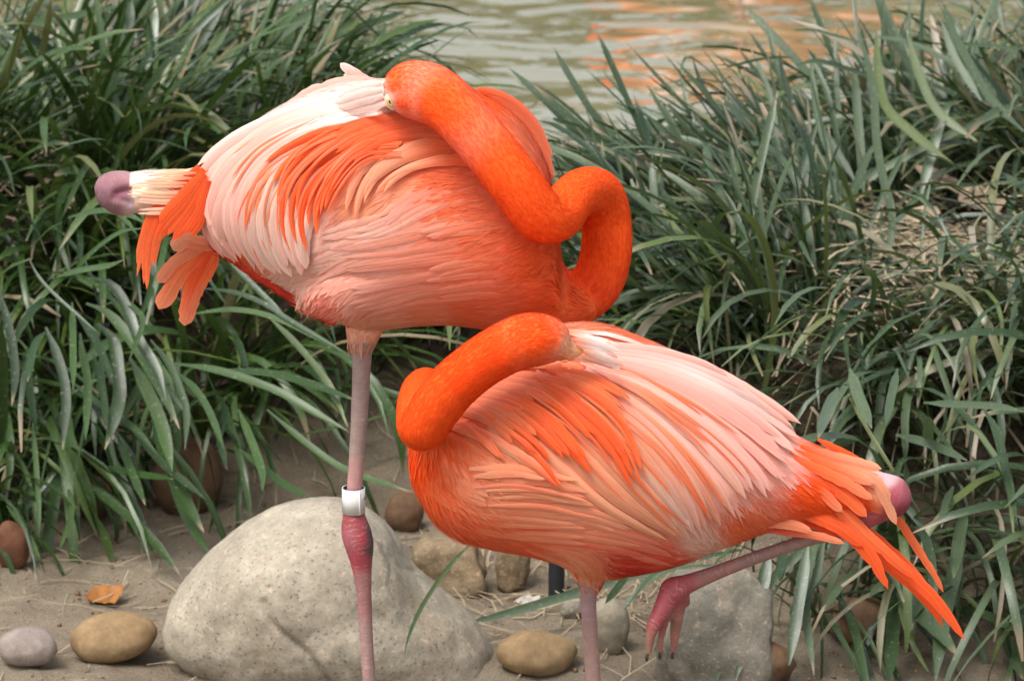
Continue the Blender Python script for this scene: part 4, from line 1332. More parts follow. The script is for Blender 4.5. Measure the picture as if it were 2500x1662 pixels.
    legf = Field([(835 * K, 820 * K) + SKIN, (825 * K, 1000 * K) + SKIN, (818 * K, 1110 * K) + srgb(186, 140, 134), (815 * K, 1195 * K) + SKINR, (812 * K, 1240 * K) + srgb(158, 90, 96), (835 * K, 1240 * K) + srgb(172, 62, 70), (855 * K, 1235 * K) + srgb(70, 62, 66), (858 * K, 1262 * K) + srgb(78, 66, 68),
                  (832 * K, 1290 * K) + srgb(164, 70, 78), (838 * K, 1340 * K) + SKINP, (845 * K, 1500 * K) + srgb(158, 126, 120), (860 * K, 1800 * K) + SKINP], 5)
    jf = Field([(240 * K, 420 * K) + srgb(140, 100, 106), (300 * K, 410 * K) + srgb(150, 108, 112), (296 * K, 438 * K) + srgb(104, 58, 72), (275 * K, 444 * K) + srgb(126, 74, 88), (230 * K, 450 * K) + srgb(118, 84, 90), (260 * K, 474 * K) + srgb(128, 90, 96), (310 * K, 476 * K) + srgb(200, 168, 172), (326 * K, 405 * K) + srgb(236, 210, 186), (324 * K, 436 * K) + srgb(214, 180, 160), (330 * K, 486 * K) + WH], 4)
    shf = Field([(330 * K, 400 * K) + WH, (330 * K, 440 * K) + srgb(244, 222, 190), (350 * K, 480 * K) + CR, (400 * K, 410 * K) + srgb(246, 205, 170), (430 * K, 440 * K) + srgb(246, 165, 115), (480 * K, 390 * K) + O2, (480 * K, 470 * K) + O1], 4)
    b.solid(colf, dict(neck=(facef, 0), bill=(srgb(245, 215, 200), 0), thigh=(PE, 0), leg=(legf, 1), shank=(shf, 0), joint=(jf, 0.5), flank=(RD, 0)), dents=((Q([(322, 432), (296, 437), (268, 446)]), 10, 0.006), (Q([(300, 470), (285, 462), (262, 458)]), 7, 0.003), (Q([(240, 400), (232, 440), (245, 480)]), 14, 0.002)))
    flow = Field([(u * K, v * K, x, y) for u, v, x, y in [(600, 350, -.8, .6), (560, 500, -.1, 1), (700, 450, -.4, .9), (800, 300, -.95, .35), (1000, 350, -1, .1), (900, 480, -.8, .6), (850, 600, -.9, .4), (900, 560, -.9, .5), (1000, 600, -.97, .25), (1150, 600, -.9, .35),
                  (1300, 700, -.95, -.1), (1100, 720, -1, -.05), (830, 760, -.2, 1), (760, 640, -.8, .5), (1230, 320, -.5, -.8), (1100, 450, -.95, .25), (950, 700, -.9, .3)]], 3)
    b.plumage(flow, [(('torso',), 10500, 0.021, 0.0030, 0.012, 0.035, 4), (('torso',), 26000, 0.022, 0.0006, 0.035, 0.075, 3), (('neck',), 15000, 0.0056, 0.0011, 0.09, 0.055, 3), (('flank', 'shank'), 1400, 0.018, 0.0014, 0.06, 0.08, 3)], -1, [Z1([(1640, 300), (1200, 380), (800, 560), (660, 760), (700, 960), (860, 1100), (1050, 1190), (1220, 1190), (1360, 980), (1440, 760), (1640, 560), (1720, 440)])])
    # tail, hanging primaries
    b.row([Z1([(690, 700), (600, 800), (520, 900), (470, 1010)]), Z1([(680, 690), (560, 800), (450, 940), (400, 1040)]), Z1([(660, 650), (500, 790), (400, 930), (350, 1080), (352, 1355)]), Z1([(640, 620), (470, 780), (380, 890), (325, 1050), (288, 1200)])],
          5, 20, [O1, O1, O2], jit=4, off_y=-0.045, seq=0, free_slope=0.0, tilt=0.05, tip=0.6, cup=0.10, wvar=0.35, vane=0.06, cutv=0.86)
    b.row([Z1([(690, 700), (670, 850), (620, 960), (580, 1010)]), Z1([(680, 690), (600, 850), (520, 960), (440, 1040)]), Z1([(660, 660), (540, 800), (440, 900), (385, 1000)])], 5, 24, [O1, O1, O1], jit=4, off_y=-0.055, seq=0, tilt=0.05, cup=0.10, wvar=0.35, vane=0.06, cutv=0.84)
    for pts in ([(440, 402), (380, 402), (326, 408)], [(440, 424), (380, 424), (316, 424)], [(440, 446), (370, 446), (306, 440)], [(440, 466), (380, 468), (318, 466)], [(440, 482), (390, 482), (330, 484)]):
        for _ in range(2):
            dx, dy = rng.uniform(-26, 20), rng.gauss(0, 5)
            b.feather(Q([(u + dx, v + dy) for u, v in pts]), rng.uniform(7, 13), [SALM, srgb(240, 196, 158), CR], off_y=-0.0475, tip=0.25, cup=0.12, vane=0.05, edge=0.05)
    # far wing tips below
    for pts, wd, c in (([(720, 1040), (600, 1080), (500, 1150), (418, 1255)], 34, [SALM, SALM, SALM]), ([(720, 1050), (600, 1130), (500, 1260), (420, 1400)], 44, [O1, O2, SALM]), ([(700, 1060), (640, 1180), (590, 1330), (560, 1490)], 46, [O1, O1, SALM]),
                       ([(740, 1070), (680, 1200), (620, 1300), (580, 1420)], 38, [O1, O2, SALM]), ([(760, 1060), (660, 1040), (560, 1020), (500, 1080)], 40, [SALM, SALM, PE])):
        b.feather(Z1(pts), wd, c, off_y=0.03, tip=0.85, cup=0.08, vane=0.07)
    # pale long feathers down the side (back to front)
    pale = [Z1([(1670, 205), (1568, 225), (1200, 325), (900, 450), (720, 570), (600, 720)]), Z1([(1660, 260), (1568, 265), (1180, 370), (900, 510), (720, 680), (650, 830), (680, 960)]), Z1([(1660, 310), (1500, 310), (1120, 420), (880, 570), (750, 720), (700, 880), (730, 1020), (850, 1120)]),
            Z1([(1450, 340), (1080, 490), (890, 650), (800, 790), (790, 940), (830, 1060), (930, 1150)]), Z1([(1350, 400), (1060, 560), (930, 720), (880, 860), (900, 1010), (990, 1180)]), Z1([(1250, 480), (1050, 640), (970, 800), (950, 940), (990, 1090), (1090, 1205)]),
            Z1([(1230, 560), (1100, 700), (1040, 850), (1040, 980), (1090, 1110), (1160, 1205)]), Z1([(1300, 620), (1180, 780), (1130, 920), (1150, 1060), (1210, 1190)]), Z1([(1400, 640), (1300, 800), (1240, 950), (1230, 1080), (1260, 1170)])]
    pc = [[WH, WH, PK], [WH, PK, PK], [WH, PK, PK], [WH, PK, PK], [PK, PK, CR], [PK, PK, CR], [PK, CR, CR], [SALM, CR, CR], [CR, CR, CR]]
    b.row(pale, 4, 33, pc, tilt=0.18, lift=(0.001, 0.007), seq=0.00014, cup=0.25, jit=7, wvar=0.4, tvar=0.09, vane=0.05)
    b.row(pale[3:8], 3, 9, [PK, SALM, O2], tilt=0.1, lift=(0.004, 0.010), seq=0.0001, cup=0.2, jit=16, cutv=0.5, wvar=0.4, tip=0.3)
    # orange coverts
    orange = [Z1([(1700, 380), (1568, 395), (1350, 430), (1180, 500), (1040, 590), (1000, 680)]), Z1([(1720, 400), (1568, 420), (1400, 470), (1250, 550), (1130, 680), (1085, 850)]), Z1([(1740, 430), (1568, 450), (1430, 490), (1280, 580), (1150, 720), (1110, 900), (1160, 1070), (1210, 1110)]),
              Z1([(1740, 460), (1568, 480), (1450, 530), (1320, 620), (1220, 740), (1195, 900), (1245, 1050)]), Z1([(1740, 485), (1568, 500), (1460, 560), (1350, 650), (1270, 780), (1255, 920), (1305, 1085)]), Z1([(1740, 510), (1568, 520), (1480, 580), (1390, 680), (1320, 800), (1300, 900), (1310, 980)]),
              Z1([(1740, 530), (1568, 550), (1490, 600), (1420, 700), (1360, 820), (1345, 920), (1370, 1000)])]
    b.row(orange, 2, 20, [SA, O2, O1, O1, O2], tilt=0.3, lift=(0.004, 0.011), seq=0.00035, cup=0.4, edge=0.3, jit=5, tip=0.42, cutv=0.82, wvar=0.25, tvar=0.07)
    b.row(orange[1:], 3, 8, [O2, O1, SA, O2], tilt=0.1, lift=(0.007, 0.0135), seq=0.0002, cup=0.3, edge=0.5, jit=9, tip=0.3, cutv=0.6, wvar=0.4)
    inner = [Z2([(700, 500), (500, 520), (300, 590), (170, 700), (110, 850), (100, 990)]), Z2([(800, 560), (600, 570), (400, 620), (240, 740), (180, 880)]), Z2([(860, 640), (680, 620), (500, 640), (330, 720), (250, 850)])]
    b.row(inner, 4, 22, [O2, O2, PE, PE], tilt=0.18, lift=(0.003, 0.008), seq=0.0002, cup=0.25, jit=9, cutv=0.7, wvar=0.35, tip=0.42, vane=0.05)
    # upper shoulder feathers just under the resting neck
    sh_ = [Z2([(620, 470), (420, 420), (200, 440), (0, 500)]), Z2([(660, 490), (450, 450), (220, 490), (20, 600)]), Z2([(720, 540), (500, 500), (280, 550), (80, 680)])]
    b.row(sh_, 4, 24, [O2, SA, O1, O1], tilt=0.3, lift=(0.004, 0.010), seq=0.0003, cup=0.35)
    # breast and thigh: soft broad feathers
    for pts in ([(640, 760), (460, 800), (280, 930)], [(760, 800), (520, 840), (300, 950), (170, 1000)], [(800, 900), (560, 930), (330, 1000), (100, 1060)], [(850, 1000), (600, 1040), (350, 1090), (80, 1120)], [(900, 1100), (650, 1130), (400, 1170), (120, 1210)],
                [(800, 1200), (560, 1220), (330, 1260), (120, 1300)], [(700, 1300), (480, 1310), (300, 1350), (150, 1400)], [(430, 1000), (250, 1010), (80, 1040), (-10, 1060)], [(500, 900), (300, 960), (150, 1010), (20, 1040)], [(350, 1100), (150, 1100), (-10, 1130), (-120, 1180)], [(300, 1180), (100, 1170), (-60, 1190), (-180, 1220)],
                [(560, 1120), (330, 1130), (130, 1160), (-40, 1250)], [(950, 950), (760, 960), (560, 1000)], [(1000, 1180), (760, 1190), (540, 1230)], [(1050, 1300), (820, 1300), (600, 1320)]):
        for r_ in range(4):
            dx, dy = rng.gauss(0, 26), rng.gauss(0, 26)
            q = Z2([(x + dx, y + dy + 10 * math.sin(x * 0.02 + r_)) for x, y in pts])
            c0 = colf([q[0]])[0]; c1 = colf([q[-1]])[0]
            b.feather(q, rng.uniform(20, 30), [c0, (c0 + c1) / 2, c1], lift=(0.0003, 0.0026), tilt=rng.gauss(0.04, 0.04), cup=0.12, vane=0.04, tip=0.35, edge=0.10)
    # far wing seen over the back
    b.row([Z1([(1660, 185), (1400, 235), (1200, 290), (1060, 330)]), Z1([(1660, 180), (1400, 200), (1200, 265), (1080, 320)]), Z1([(1640, 165), (1450, 165), (1260, 215), (1120, 290)])], 2, 34, [PK, PK, PK], off_y=0.02, tilt=0.1, seq=0)
    b.feather(Z1([(1640, 210), (1560, 165), (1480, 110), (1412, 55)]), 32, [PK, PK, WH], off_y=0.03, tip=0.5)
    b.feather(Z1([(1640, 190), (1570, 170), (1500, 130), (1430, 120)]), 26, [PK, PK, WH], off_y=0.03, tip=0.5)
    b.row([Z2([(1180, 730), (1130, 560), (1020, 400), (860, 280)]), Z2([(1170, 700), (1100, 500), (960, 350), (780, 260)]), Z2([(1160, 600), (1060, 420), (920, 300), (740, 245)])], 4, 24, [SALM, SA, O2], tilt=0.2, lift=(0.001, 0.005), seq=0.0002)
    for pts in ([(1642, 165), (1540, 188), (1400, 240)], [(1640, 198), (1530, 225), (1380, 275)], [(1646, 232), (1540, 255), (1390, 305)], [(1662, 275), (1560, 292), (1420, 335)], [(1652, 215), (1560, 235), (1440, 270)]):
        b.feather(Z1(pts), 26, [WH, WH, WH], off_y=-0.128, free_slope=0.065, tip=0.5, cup=0.2, vane=0.05)
    # eye
    e = P(955, 250, Y0 - 0.16)
    h = BVHTree.FromPolygons([tuple(v) for v in b.co.tolist()], [tuple(p.vertices) for p in b.body.data.polygons]).ray_cast(CAM, ray(953, 250).normalized())
    e = h[0] if h[0] is not None else e
    tr_ = Matrix.Rotation(R(-25), 3, 'Y')
    ball(e + Vector((0, 0.001, 0)), 0.0075, 'eyelid', b.root, M['lid'], b.root.location, (0.8, 0.45, 1.35), tr_)
    ey = ball(e + Vector((0, -0.0016, 0)), 0.0052, 'eye', b.root, M['eye'], b.root.location, (0.75, 0.5, 1.3), tr_)
    ball(e + Vector((-0.0006, -0.0038, 0.001)), 0.0018, 'pupil', ey, M['ink'], b.root.location, (0.6, 0.5, 1.4), tr_)
    # leg band: an open ring whose ends overlap
    k = pxm(Y0)
    c0, c1 = P(815 * K, 1179 * K, Y0), P(814.5 * K, 1123 * K, Y0)
    V, Fc = [], []
    n = 48
    for i in range(n + 1):
        th = R(-58) - i / n * R(384)
        rr = (27.0 * K * k) * (1 + 0.10 * math.exp(-i / 2.5) - 0.04 * (i / n)) + 0.0006
        for (r_, z_) in ((rr, 0), (rr, 1), (rr - 0.0012, 1), (rr - 0.0012, 0)):
            c = c0 + (c1 - c0) * z_
            V.append(Vector((c.x + r_ * math.cos(th), c.y + r_ * math.sin(th), c.z)))
    for i in range(n):
        for s in range(4):
            s2 = (s + 1) % 4
            Fc.append((i * 4 + s, i * 4 + s2, (i + 1) * 4 + s2, (i + 1) * 4 + s))
    Fc += [(0, 1, 2, 3), (n * 4 + 3, n * 4 + 2, n * 4 + 1, n * 4)]
    me = mesh('leg_band', V, Fc, smooth=False, origin=b.root.location)
    bd = link('leg_band', me, b.root, M['band'])
    me.materials.append(M['ink'])
    for q, pl in enumerate(me.polygons):
        if q < 4 * n:
            pl.use_smooth = q % 4 in (0, 2)
            if q % 4 == 2: pl.material_index = 1
    # the printed stroke at the edge of the band
    mid = c0 + (c1 - c0) * 0.62
    rr = 28.0 * K * k + 0.0012
    V = []
    for i in range(6):
        th = R(-32 + i * 9)
        for z_ in (-0.0008, 0.0008):
            V.append(Vector((mid.x + rr * math.cos(th), mid.y + rr * math.sin(th), mid.z + z_ + i * 0.0006)))
    link('printed_mark', mesh('printed_mark', V, [(2 * i, 2 * i + 2, 2 * i + 3, 2 * i + 1) for i in range(5)], origin=b.root.location), bd, M['ink'])
    return b

def build_lower():
    Y0 = -0.30
    foot = P(1460, 2420, Y0); foot.z = tz(foot.x, Y0)
    b = Bird('flamingo', 'lower flamingo with one foot raised and its bill tucked in its back feathers', Y0, foot, 'sleeping flamingos at the water edge')
    st = [(s[0], s[1], s[2] * K, s[3]) for s in Q([(943, 1045, 1062, 0.012), (950, 985, 1105, 0.04), (970, 935, 1150, 0.062), (1000, 900, 1195, 0.083), (1050, 862, 1230, 0.105), (1120, 815, 1250, 0.122), (1200, 780, 1264, 0.132), (1290, 756, 1288, 0.136), (1370, 752, 1318, 0.136),
          (1450, 774, 1314, 0.132), (1550, 816, 1294, 0.12), (1650, 872, 1256, 0.104), (1750, 948, 1222, 0.083), (1830, 1004, 1206, 0.064), (1900, 1036, 1202, 0.048), (1970, 1062, 1190, 0.034), (2020, 1082, 1160, 0.02), (2030, 1100, 1140, 0.008)])]
    b.torso(st)
    T = lambda L: [(p[0], p[1], p[2] * K) + tuple(p[3:]) for p in Q(L)]
    b.tube(T([(1060, 1060, 70, 0.03), (1010, 1000, 62, 0.06), (975, 930, 56, 0.06), (985, 895, 50, 0.03), (972, 905, 50, -0.02), (966, 945, 53, -0.075), (972, 985, 55, -0.115), (1000, 945, 57, -0.128), (1045, 888, 58, -0.135), (1105, 838, 58, -0.138), (1165, 802, 60, -0.138), (1215, 784, 62, -0.132), (1258, 784, 57, -0.125), (1285, 792, 44, -0.12), (1302, 798, 26, -0.116)]), 'neck', n=90, nseg=24)
    b.tube(T([(1285, 797, 34, -0.118), (1310, 804, 27, -0.114), (1340, 812, 18, -0.108), (1375, 822, 8, -0.10)]), 'bill', n=20)
    b.tube(T([(1370, 1230, 95), (1362, 1290, 64), (1358, 1325, 40), (1355, 1350, 28)]), 'thigh')
    b.tube(T([(1355, 1335, 23), (1356, 1400, 20), (1361, 1480, 19.5), (1367, 1568, 19.5), (1374, 1700, 19), (1378, 1780, 27), (1380, 1840, 30), (1384, 1900, 20), (1386, 2040, 16), (1386, 2270, 17)]), 'leg', n=110, nseg=16)
    for du, dv, dy in ((90, 30, -0.10), (-20, 50, -0.14), (-110, 30, -0.06), (0, 0, 0.05)):
        b.tube(T([(1386, 2258, 15), (1386 + du * 0.5, 2262 + dv * 0.5, 12, dy * 0.5), (1386 + du, 2262 + dv, 6, dy)]), 'leg', n=14, nseg=10)
    # folded leg: knob behind the tail, shank running forward to the hanging foot
    b.tube(T([(1960, 1120, 42, -0.005), (2010, 1128, 46, -0.005), (2050, 1142, 51, -0.005), (2072, 1150, 46, -0.005), (2090, 1154, 30, -0.005), (2098, 1156, 12, -0.005)]), 'joint', n=24)
    b.tube(T([(2050, 1160, 34, -0.003), (1960, 1212, 22, -0.01), (1860, 1243, 17, -0.02), (1780, 1270, 16.5, -0.03), (1700, 1299, 17, -0.04), (1640, 1322, 19, -0.045), (1590, 1342, 23, -0.05), (1550, 1358, 31, -0.055), (1535, 1372, 24, -0.055)]), 'leg', n=60, nseg=16)
    b.tube(T([(1545, 1362, 27, -0.058), (1528, 1400, 24, -0.066), (1506, 1440, 17, -0.076), (1498, 1470, 12, -0.078), (1495, 1500, 8, -0.078), (1491, 1514, 5, -0.078)]), 'toe', n=24, nseg=12)
    b.tube(T([(1556, 1366, 26, -0.05), (1560, 1410, 19, -0.05), (1556, 1450, 14, -0.046), (1553, 1485, 10, -0.044), (1550, 1508, 6, -0.044)]), 'toe', n=24, nseg=12)
    b.tube(T([(1540, 1380, 22, -0.055), (1530, 1430, 13, -0.06), (1523, 1470, 9, -0.062), (1521, 1508, 6, -0.062)]), 'toe', n=24, nseg=12)
    b.tube(T([(1575, 1362, 14, -0.048), (1582, 1385, 10, -0.04), (1580, 1400, 6, -0.038)]), 'toe', n=12, nseg=10)
    colf = Field(colour_anchors([
        (960, 1060, O1), (1000, 1120, srgb(242, 112, 60)), (1040, 1030, O2), (1080, 1000, SALM), (1060, 1080, SALM), (1130, 1080, PE), (1100, 950, SA), (1180, 880, SALM), (1150, 1000, PE), (1300, 850, SALM), (1250, 950, O2), (1350, 950, O2), (1420, 1000, O2), (1200, 1020, PE), (1100, 1130, PE), (1080, 1200, srgb(242, 124, 82)), (1200, 1130, srgb(242, 156, 118)),
        (1200, 1240, srgb(242, 120, 80)), (1300, 1200, srgb(242, 158, 120)), (1300, 1270, srgb(242, 146, 108)), (1345, 1335, srgb(244, 165, 125)), (1430, 1310, RD), (1500, 1300, srgb(238, 110, 86)), (1450, 1230, PE), (1500, 1130, CR), (1560, 1000, PK), (1450, 850, PK), (1350, 800, PK), (1350, 765, SALM), (1430, 780, SALM), (1550, 880, PK), (1700, 1000, PK), (1650, 1130, PK), (1600, 1220, CR), (1700, 1210, SA), (1800, 1060, PK),
        (1850, 1130, O1), (1950, 1150, O1), (1900, 1060, O1), (2000, 1110, SALM)]))
    nf = Field([(1300 * K, 790 * K) + srgb(240, 180, 140), (1285 * K, 785 * K) + O1, (1250 * K, 780 * K) + O1, (1100 * K, 840 * K) + srgb(246, 84, 30), (970 * K, 950 * K) + O1, (1000 * K, 1030 * K) + O1], 6)
    lf = Field([(1355 * K, 1370 * K) + srgb(160, 130, 128), (1362 * K, 1500 * K) + srgb(164, 130, 120), (1380 * K, 1800 * K) + SKINR, (1386 * K, 2200 * K) + SKINP, (2000 * K, 1180 * K) + SKINR, (1860 * K, 1240 * K) + srgb(140, 112, 100), (1750 * K, 1275 * K) + srgb(134, 102, 92), (1640 * K, 1320 * K) + srgb(146, 98, 88), (1560 * K, 1345 * K) + srgb(154, 72, 74)], 4)
    tf = Field([(1545 * K, 1375 * K) + srgb(150, 64, 68), (1520 * K, 1420 * K) + srgb(144, 62, 66), (1556 * K, 1440 * K) + srgb(150, 104, 92), (1500 * K, 1500 * K) + srgb(140, 104, 86), (1520 * K, 1500 * K) + srgb(158, 100, 88)], 4)
    jf = Field([(2060 * K, 1140 * K) + srgb(150, 68, 78), (2040 * K, 1105 * K) + srgb(196, 158, 160), (2080 * K, 1180 * K) + srgb(136, 58, 68), (2085 * K, 1130 * K) + srgb(156, 84, 92), (2010 * K, 1120 * K) + srgb(246, 190, 150), (1990 * K, 1160 * K) + O2], 5)
    b.solid(colf, dict(neck=(nf, 0), bill=(srgb(232, 164, 116), 0), thigh=(PE, 0), leg=(lf, 1), toe=(tf, 1), joint=(jf, 0.35)))
    flow = Field([(u * K, v * K, x, y) for u, v, x, y in [(1000, 1100, .6, .8), (980, 1040, .3, .95), (1080, 1000, .7, .5), (1100, 1200, .9, .3), (1300, 1230, 1, .05), (1200, 1080, .95, .25), (1100, 930, .9, .2), (1250, 900, .8, .5), (1450, 1000, .5, .85), (1600, 950, .8, .6), (1600, 1150, .4, .9), (1750, 1050, .85, .5), (1350, 1330, .15, 1), (1900, 1130, .85, .5), (1450, 1270, 1, .2), (1400, 790, 1, .2)]], 3)
    b.plumage(flow, [(('torso',), 10500, 0.021, 0.0030, 0.012, 0.035, 4), (('torso',), 26000, 0.022, 0.0006, 0.035, 0.075, 3), (('neck',), 15000, 0.0056, 0.0011, 0.09, 0.055, 3)], -1, [Z3([(420, 560), (700, 380), (1000, 320), (1300, 330), (1700, 480), (2000, 700), (2020, 880), (1840, 1020), (1620, 1150), (1480, 1150), (1200, 1040), (900, 960), (650, 860)])])
    for cu, cv, cy in ((1490, 1514, -0.08), (1520, 1510, -0.064), (1549, 1510, -0.046)):
        ball(P(cu * K, cv * K, Y0 + cy), 0.0030, 'claw', b.root, M['claw'], b.root.location, (0.7, 0.9, 1.5))
    # tail: long pointed wing tips and the short tail
    for pts, wd, c, oy in (
        ([(1150, 780), (1240, 870), (1330, 1010), (1430, 1160), (1470, 1245)], 36, [O1, O2, O2], -0.285), ([(1000, 860), (1160, 990), (1300, 1120), (1400, 1240), (1440, 1300)], 40, [O1, O1, O2], -0.30), ([(900, 880), (1100, 1040), (1290, 1190), (1420, 1330), (1470, 1420)], 46, [O1, O1, O1], -0.315),
        ([(850, 760), (1050, 930), (1260, 1120), (1440, 1290), (1578, 1485)], 56, [O1, O1, O1], -0.33), ([(700, 640), (900, 780), (1050, 930), (1200, 1060), (1330, 1180)], 56, [O1, O2, O1], -0.34), ([(720, 760), (900, 880), (1050, 1000), (1130, 1110), (1188, 1228)], 62, [O1, O1, O1], -0.345), ([(650, 780), (800, 850), (950, 920), (1060, 1010)], 56, [O1, O1, O1], -0.348), ([(620, 820), (760, 880), (900, 920), (1000, 960)], 46, [O1, O1, O1], -0.335),
        ([(830, 465), (920, 510), (1000, 550), (1060, 585)], 30, [O1, O1, O1], -0.30), ([(740, 500), (880, 545), (1020, 580), (1155, 615)], 46, [O1, SALM, PE], -0.325), ([(700, 520), (860, 590), (1000, 640), (1120, 690)], 52, [O1, O2, PE], -0.335), ([(900, 590), (1040, 640), (1140, 690), (1190, 800), (1230, 900)], 56, [O2, PE, PE], -0.33),
        ([(680, 540), (820, 640), (960, 740), (1080, 860)], 60, [O1, O1, O2], -0.345), ([(700, 600), (800, 690), (900, 780), (955, 835)], 46, [O1, O1, SALM], -0.352), ([(690, 560), (840, 620), (1000, 700), (1110, 770)], 48, [O1, O2, SALM], -0.347)):
        b.feather(Z4(pts), wd / 2.091 * 1.25, c, off_y=oy, tip=0.55 if len(pts) > 4 else 0.75, cup=0.22, tilt=0.1, vane=0.05)
    b.feather(Z4([(400, 915), (560, 890), (700, 900), (800, 935)]), 26, [RD, SALM, SALM], off_y=-0.36, tip=0.7)
    b.feather(Z4([(560, 930), (700, 940), (850, 960), (965, 995)]), 20, [RD, SA, SALM], off_y=-0.35, tip=0.7)
    # long pale feathers (top row last)
    pale = [Z3([(620, 560), (900, 830), (1180, 1080), (1420, 1210), (1600, 1290)]), Z3([(760, 520), (1050, 780), (1260, 1000), (1460, 1170), (1620, 1270)]), Z3([(850, 460), (1150, 690), (1370, 930), (1540, 1130), (1660, 1280)]),
            Z3([(930, 420), (1250, 620), (1480, 850), (1620, 1080), (1710, 1270)]), Z3([(1000, 380), (1300, 560), (1560, 800), (1720, 1010), (1830, 1200)]), Z3([(1050, 350), (1380, 510), (1680, 740), (1880, 960), (1990, 1130)]),
            Z3([(1080, 320), (1430, 450), (1760, 660), (2000, 880), (2120, 1050)]), Z3([(1120, 290), (1480, 400), (1820, 580), (2060, 760), (2170, 880)]), Z3([(1140, 260), (1520, 340), (1860, 490), (2130, 650), (2260, 740)]), Z3([(1160, 230), (1500, 280), (1820, 400), (2080, 550), (2260, 670)])]
    pc = [[PE, PE, PE], [SA, PE, PE], [SALM, PE, CR], [SALM, PE, PK], [SALM, PK, PE], [SALM, PK, PK], [PK, PK, PK], [PK, PK, PK], [PK, WH, PK], [PK, PK, PK]]
    b.row(pale, 4, 33, pc, tilt=-0.17, lift=(0.001, 0.006), seq=0.00014, cup=0.25, vane=0.06, jit=8, wvar=0.4, tvar=0.09, cutv=0.9, tip=0.6)
    b.row(pale[1:7], 4, 8, [PK, SALM, O2], tilt=-0.08, lift=(0.004, 0.009), seq=0.0001, cup=0.2, jit=16, cutv=0.5, wvar=0.4, tip=0.3)
    # orange coverts
    orange = [Z3([(420, 640), (620, 760), (800, 870), (1010, 1030)]), Z3([(480, 600), (680, 720), (800, 830), (900, 960)]), Z3([(560, 540), (750, 660), (860, 760), (930, 840), (985, 905)]), Z3([(620, 500), (850, 640), (980, 780), (1060, 880), (1100, 960)]), Z3([(690, 460), (900, 600), (1040, 740), (1130, 850), (1190, 910)]),
              Z3([(740, 430), (960, 580), (1100, 720), (1220, 880), (1280, 1000)]), Z3([(800, 400), (1020, 540), (1200, 700), (1310, 880), (1380, 1070)]), Z3([(880, 390), (1100, 500), (1260, 640), (1330, 780), (1350, 900)]), Z3([(960, 370), (1180, 470), (1310, 580)])]
    oc = [[SALM, PE, O2], [SALM, O2, O1], [SA, O1, O1], [SA, O1, O1], [O2, O1, O1], [O2, O1, O1], [O2, O1, O1], [O2, O1, O2], [SALM, O2, O2]]
    b.row(orange, 3, 23, oc, tilt=-0.22, lift=(0.003, 0.009), seq=0.0003, cup=0.3, edge=0.35, jit=11, tip=0.36, cutv=0.6, wvar=0.3, tvar=0.07)
    b.row(orange[1:], 2, 8, [SALM, O2, O1], tilt=-0.08, lift=(0.006, 0.0115), seq=0.0002, cup=0.25, edge=0.5, jit=10, tip=0.3, cutv=0.6, wvar=0.4)
    # second, shorter tier nearer the shoulder
    tier = [Z3([(300, 620), (420, 640), (520, 720), (590, 830)]), Z3([(350, 560), (500, 590), (610, 660), (700, 760)]), Z3([(400, 500), (560, 530), (690, 590), (790, 690)]), Z3([(470, 440), (640, 460), (790, 520), (900, 620)]), Z3([(560, 390), (730, 400), (890, 450), (1010, 540)]), Z3([(640, 350), (820, 350), (980, 390), (1080, 450)])]
    b.row(tier, 5, 20, [SA, SALM, O2], tilt=-0.1, lift=(0.003, 0.008), seq=0.00012, cup=0.22, jit=14, edge=0.35, tip=0.35, cutv=0.6, wvar=0.4, tvar=0.08, vane=0.06)
    b.row([Z3([(560, 980), (760, 950), (980, 1010)]), Z3([(480, 1000), (760, 1000), (1000, 1050), (1230, 1085)]), Z3([(420, 940), (620, 920), (800, 950), (980, 1000)])], 5, 15, [PE, SALM, PE], tilt=0.0, lift=(0.001, 0.0035), jit=18, vane=0.06, wvar=0.4, cutv=0.6, tip=0.3, cup=0.1, edge=0.12)
    # breast, belly
    for pts in ([(330, 960), (560, 1010), (800, 1040), (1050, 1070)], [(300, 1050), (520, 1110), (760, 1130), (1000, 1150)], [(360, 1150), (560, 1200), (800, 1220), (1050, 1240)], [(600, 1100), (850, 1120), (1080, 1150), (1250, 1200)], [(700, 1180), (950, 1180), (1200, 1220), (1450, 1300)], [(600, 1260), (850, 1270), (1100, 1300), (1380, 1350)], [(250, 900), (360, 980), (500, 1050)],
                [(180, 900), (260, 1000), (380, 1100)], [(760, 1320), (900, 1350), (1000, 1420), (1050, 1490)], [(900, 1300), (1020, 1340), (1100, 1400), (1120, 1480)], [(900, 1240), (1150, 1260), (1350, 1320), (1500, 1370)], [(350, 760), (420, 850), (560, 920), (700, 940)]):
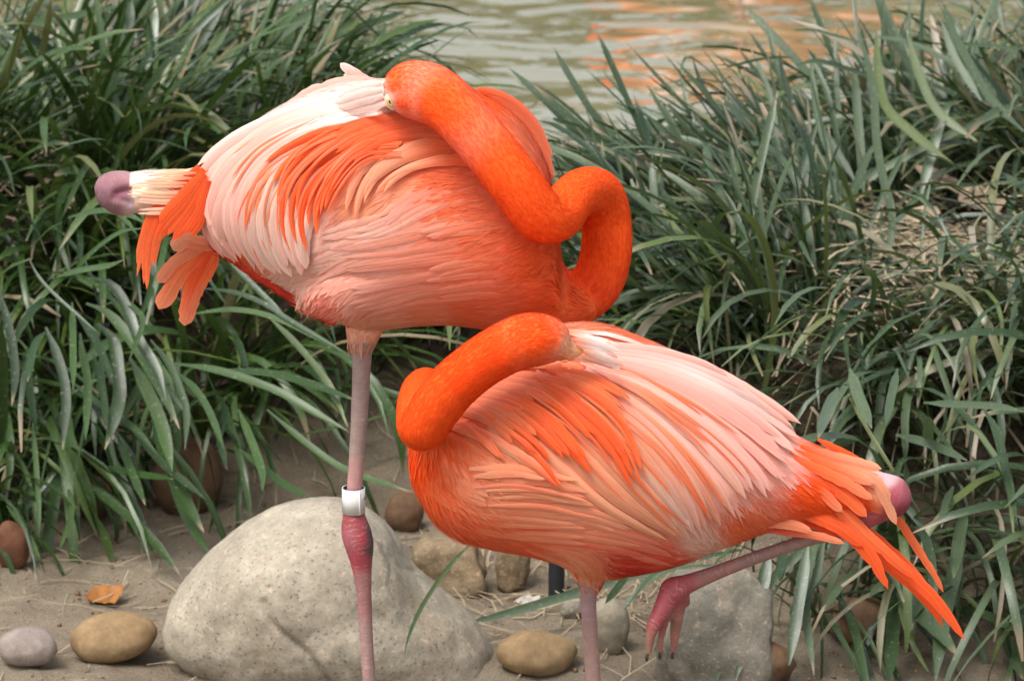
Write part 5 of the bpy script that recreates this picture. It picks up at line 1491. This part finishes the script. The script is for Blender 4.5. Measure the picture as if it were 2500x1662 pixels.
        for r_ in range(4):
            dx, dy = rng.gauss(0, 26), rng.gauss(0, 24)
            q = Z3([(x + dx, y + dy + 8 * math.sin(x * 0.02 + r_)) for x, y in pts])
            c0 = colf([q[0]])[0]; c1 = colf([q[-1]])[0]
            b.feather(q, rng.uniform(20, 30), [c0, (c0 + c1) / 2, c1], lift=(0.0003, 0.0026), tilt=rng.gauss(-0.03, 0.04), cup=0.12, vane=0.04, tip=0.35, edge=0.10)
    # feathers over the tucked bill
    b.row([Z3([(960, 150), (1150, 200), (1350, 290)]), Z3([(960, 190), (1120, 240), (1300, 330)]), Z3([(960, 120), (1200, 140), (1450, 230)])], 3, 15, [SALM, WH, PK], tilt=-0.05, lift=(0.003, 0.005), vane=0.06, wvar=0.35, jit=5, cutv=0.7, tip=0.5)
    for pts, c in (([(1000, 205), (1110, 228), (1230, 275)], [SALM, WH, PK]), ([(1040, 238), (1150, 268), (1260, 320)], [PE, WH, PK]), ([(985, 275), (1090, 285), (1210, 330)], [PE, PK, PK]), ([(1030, 262), (1130, 280), (1240, 335)], [PE, PK, WH]), ([(985, 180), (1100, 195), (1240, 240)], [SALM, WH, WH])):
        b.feather(Z3(pts), 19, c, off_y=-0.4225, free_slope=0.015, tip=0.45, cup=0.18, vane=0.05)
    return b

up_bird = build_upper()
lo_bird = build_lower()

# flock mates wading further out, known from their orange mirror images on the pond
for i, (x, y, s, rz) in enumerate(((0.85, 8.4, 1.0, 0.2), (1.30, 9.2, 1.0, 2.8), (2.2, 8.9, 0.95, 0.6), (-1.0, 8.8, 1.0, 2.6), (1.05, 11.0, 1.0, 1.0), (1.75, 8.2, 1.0, 3.3), (0.62, 9.6, 1.0, 3.0))):
    src = (up_bird, lo_bird)[i % 2]
    r = src.root.copy(); C.objects.link(r)
    r.location = (x, y, -0.36 if i % 2 == 0 else -0.20); r.rotation_euler = (0, 0, rz); r.scale = (s, s, s)
    tag(r, 'flamingo wading in the pond seen only as an orange reflection', 'flamingo', 'flamingos wading further out')
    c = src.body.copy(); C.objects.link(c); c.parent = r
print('feathers', up_bird.count, lo_bird.count, 'objects', len(D.objects))
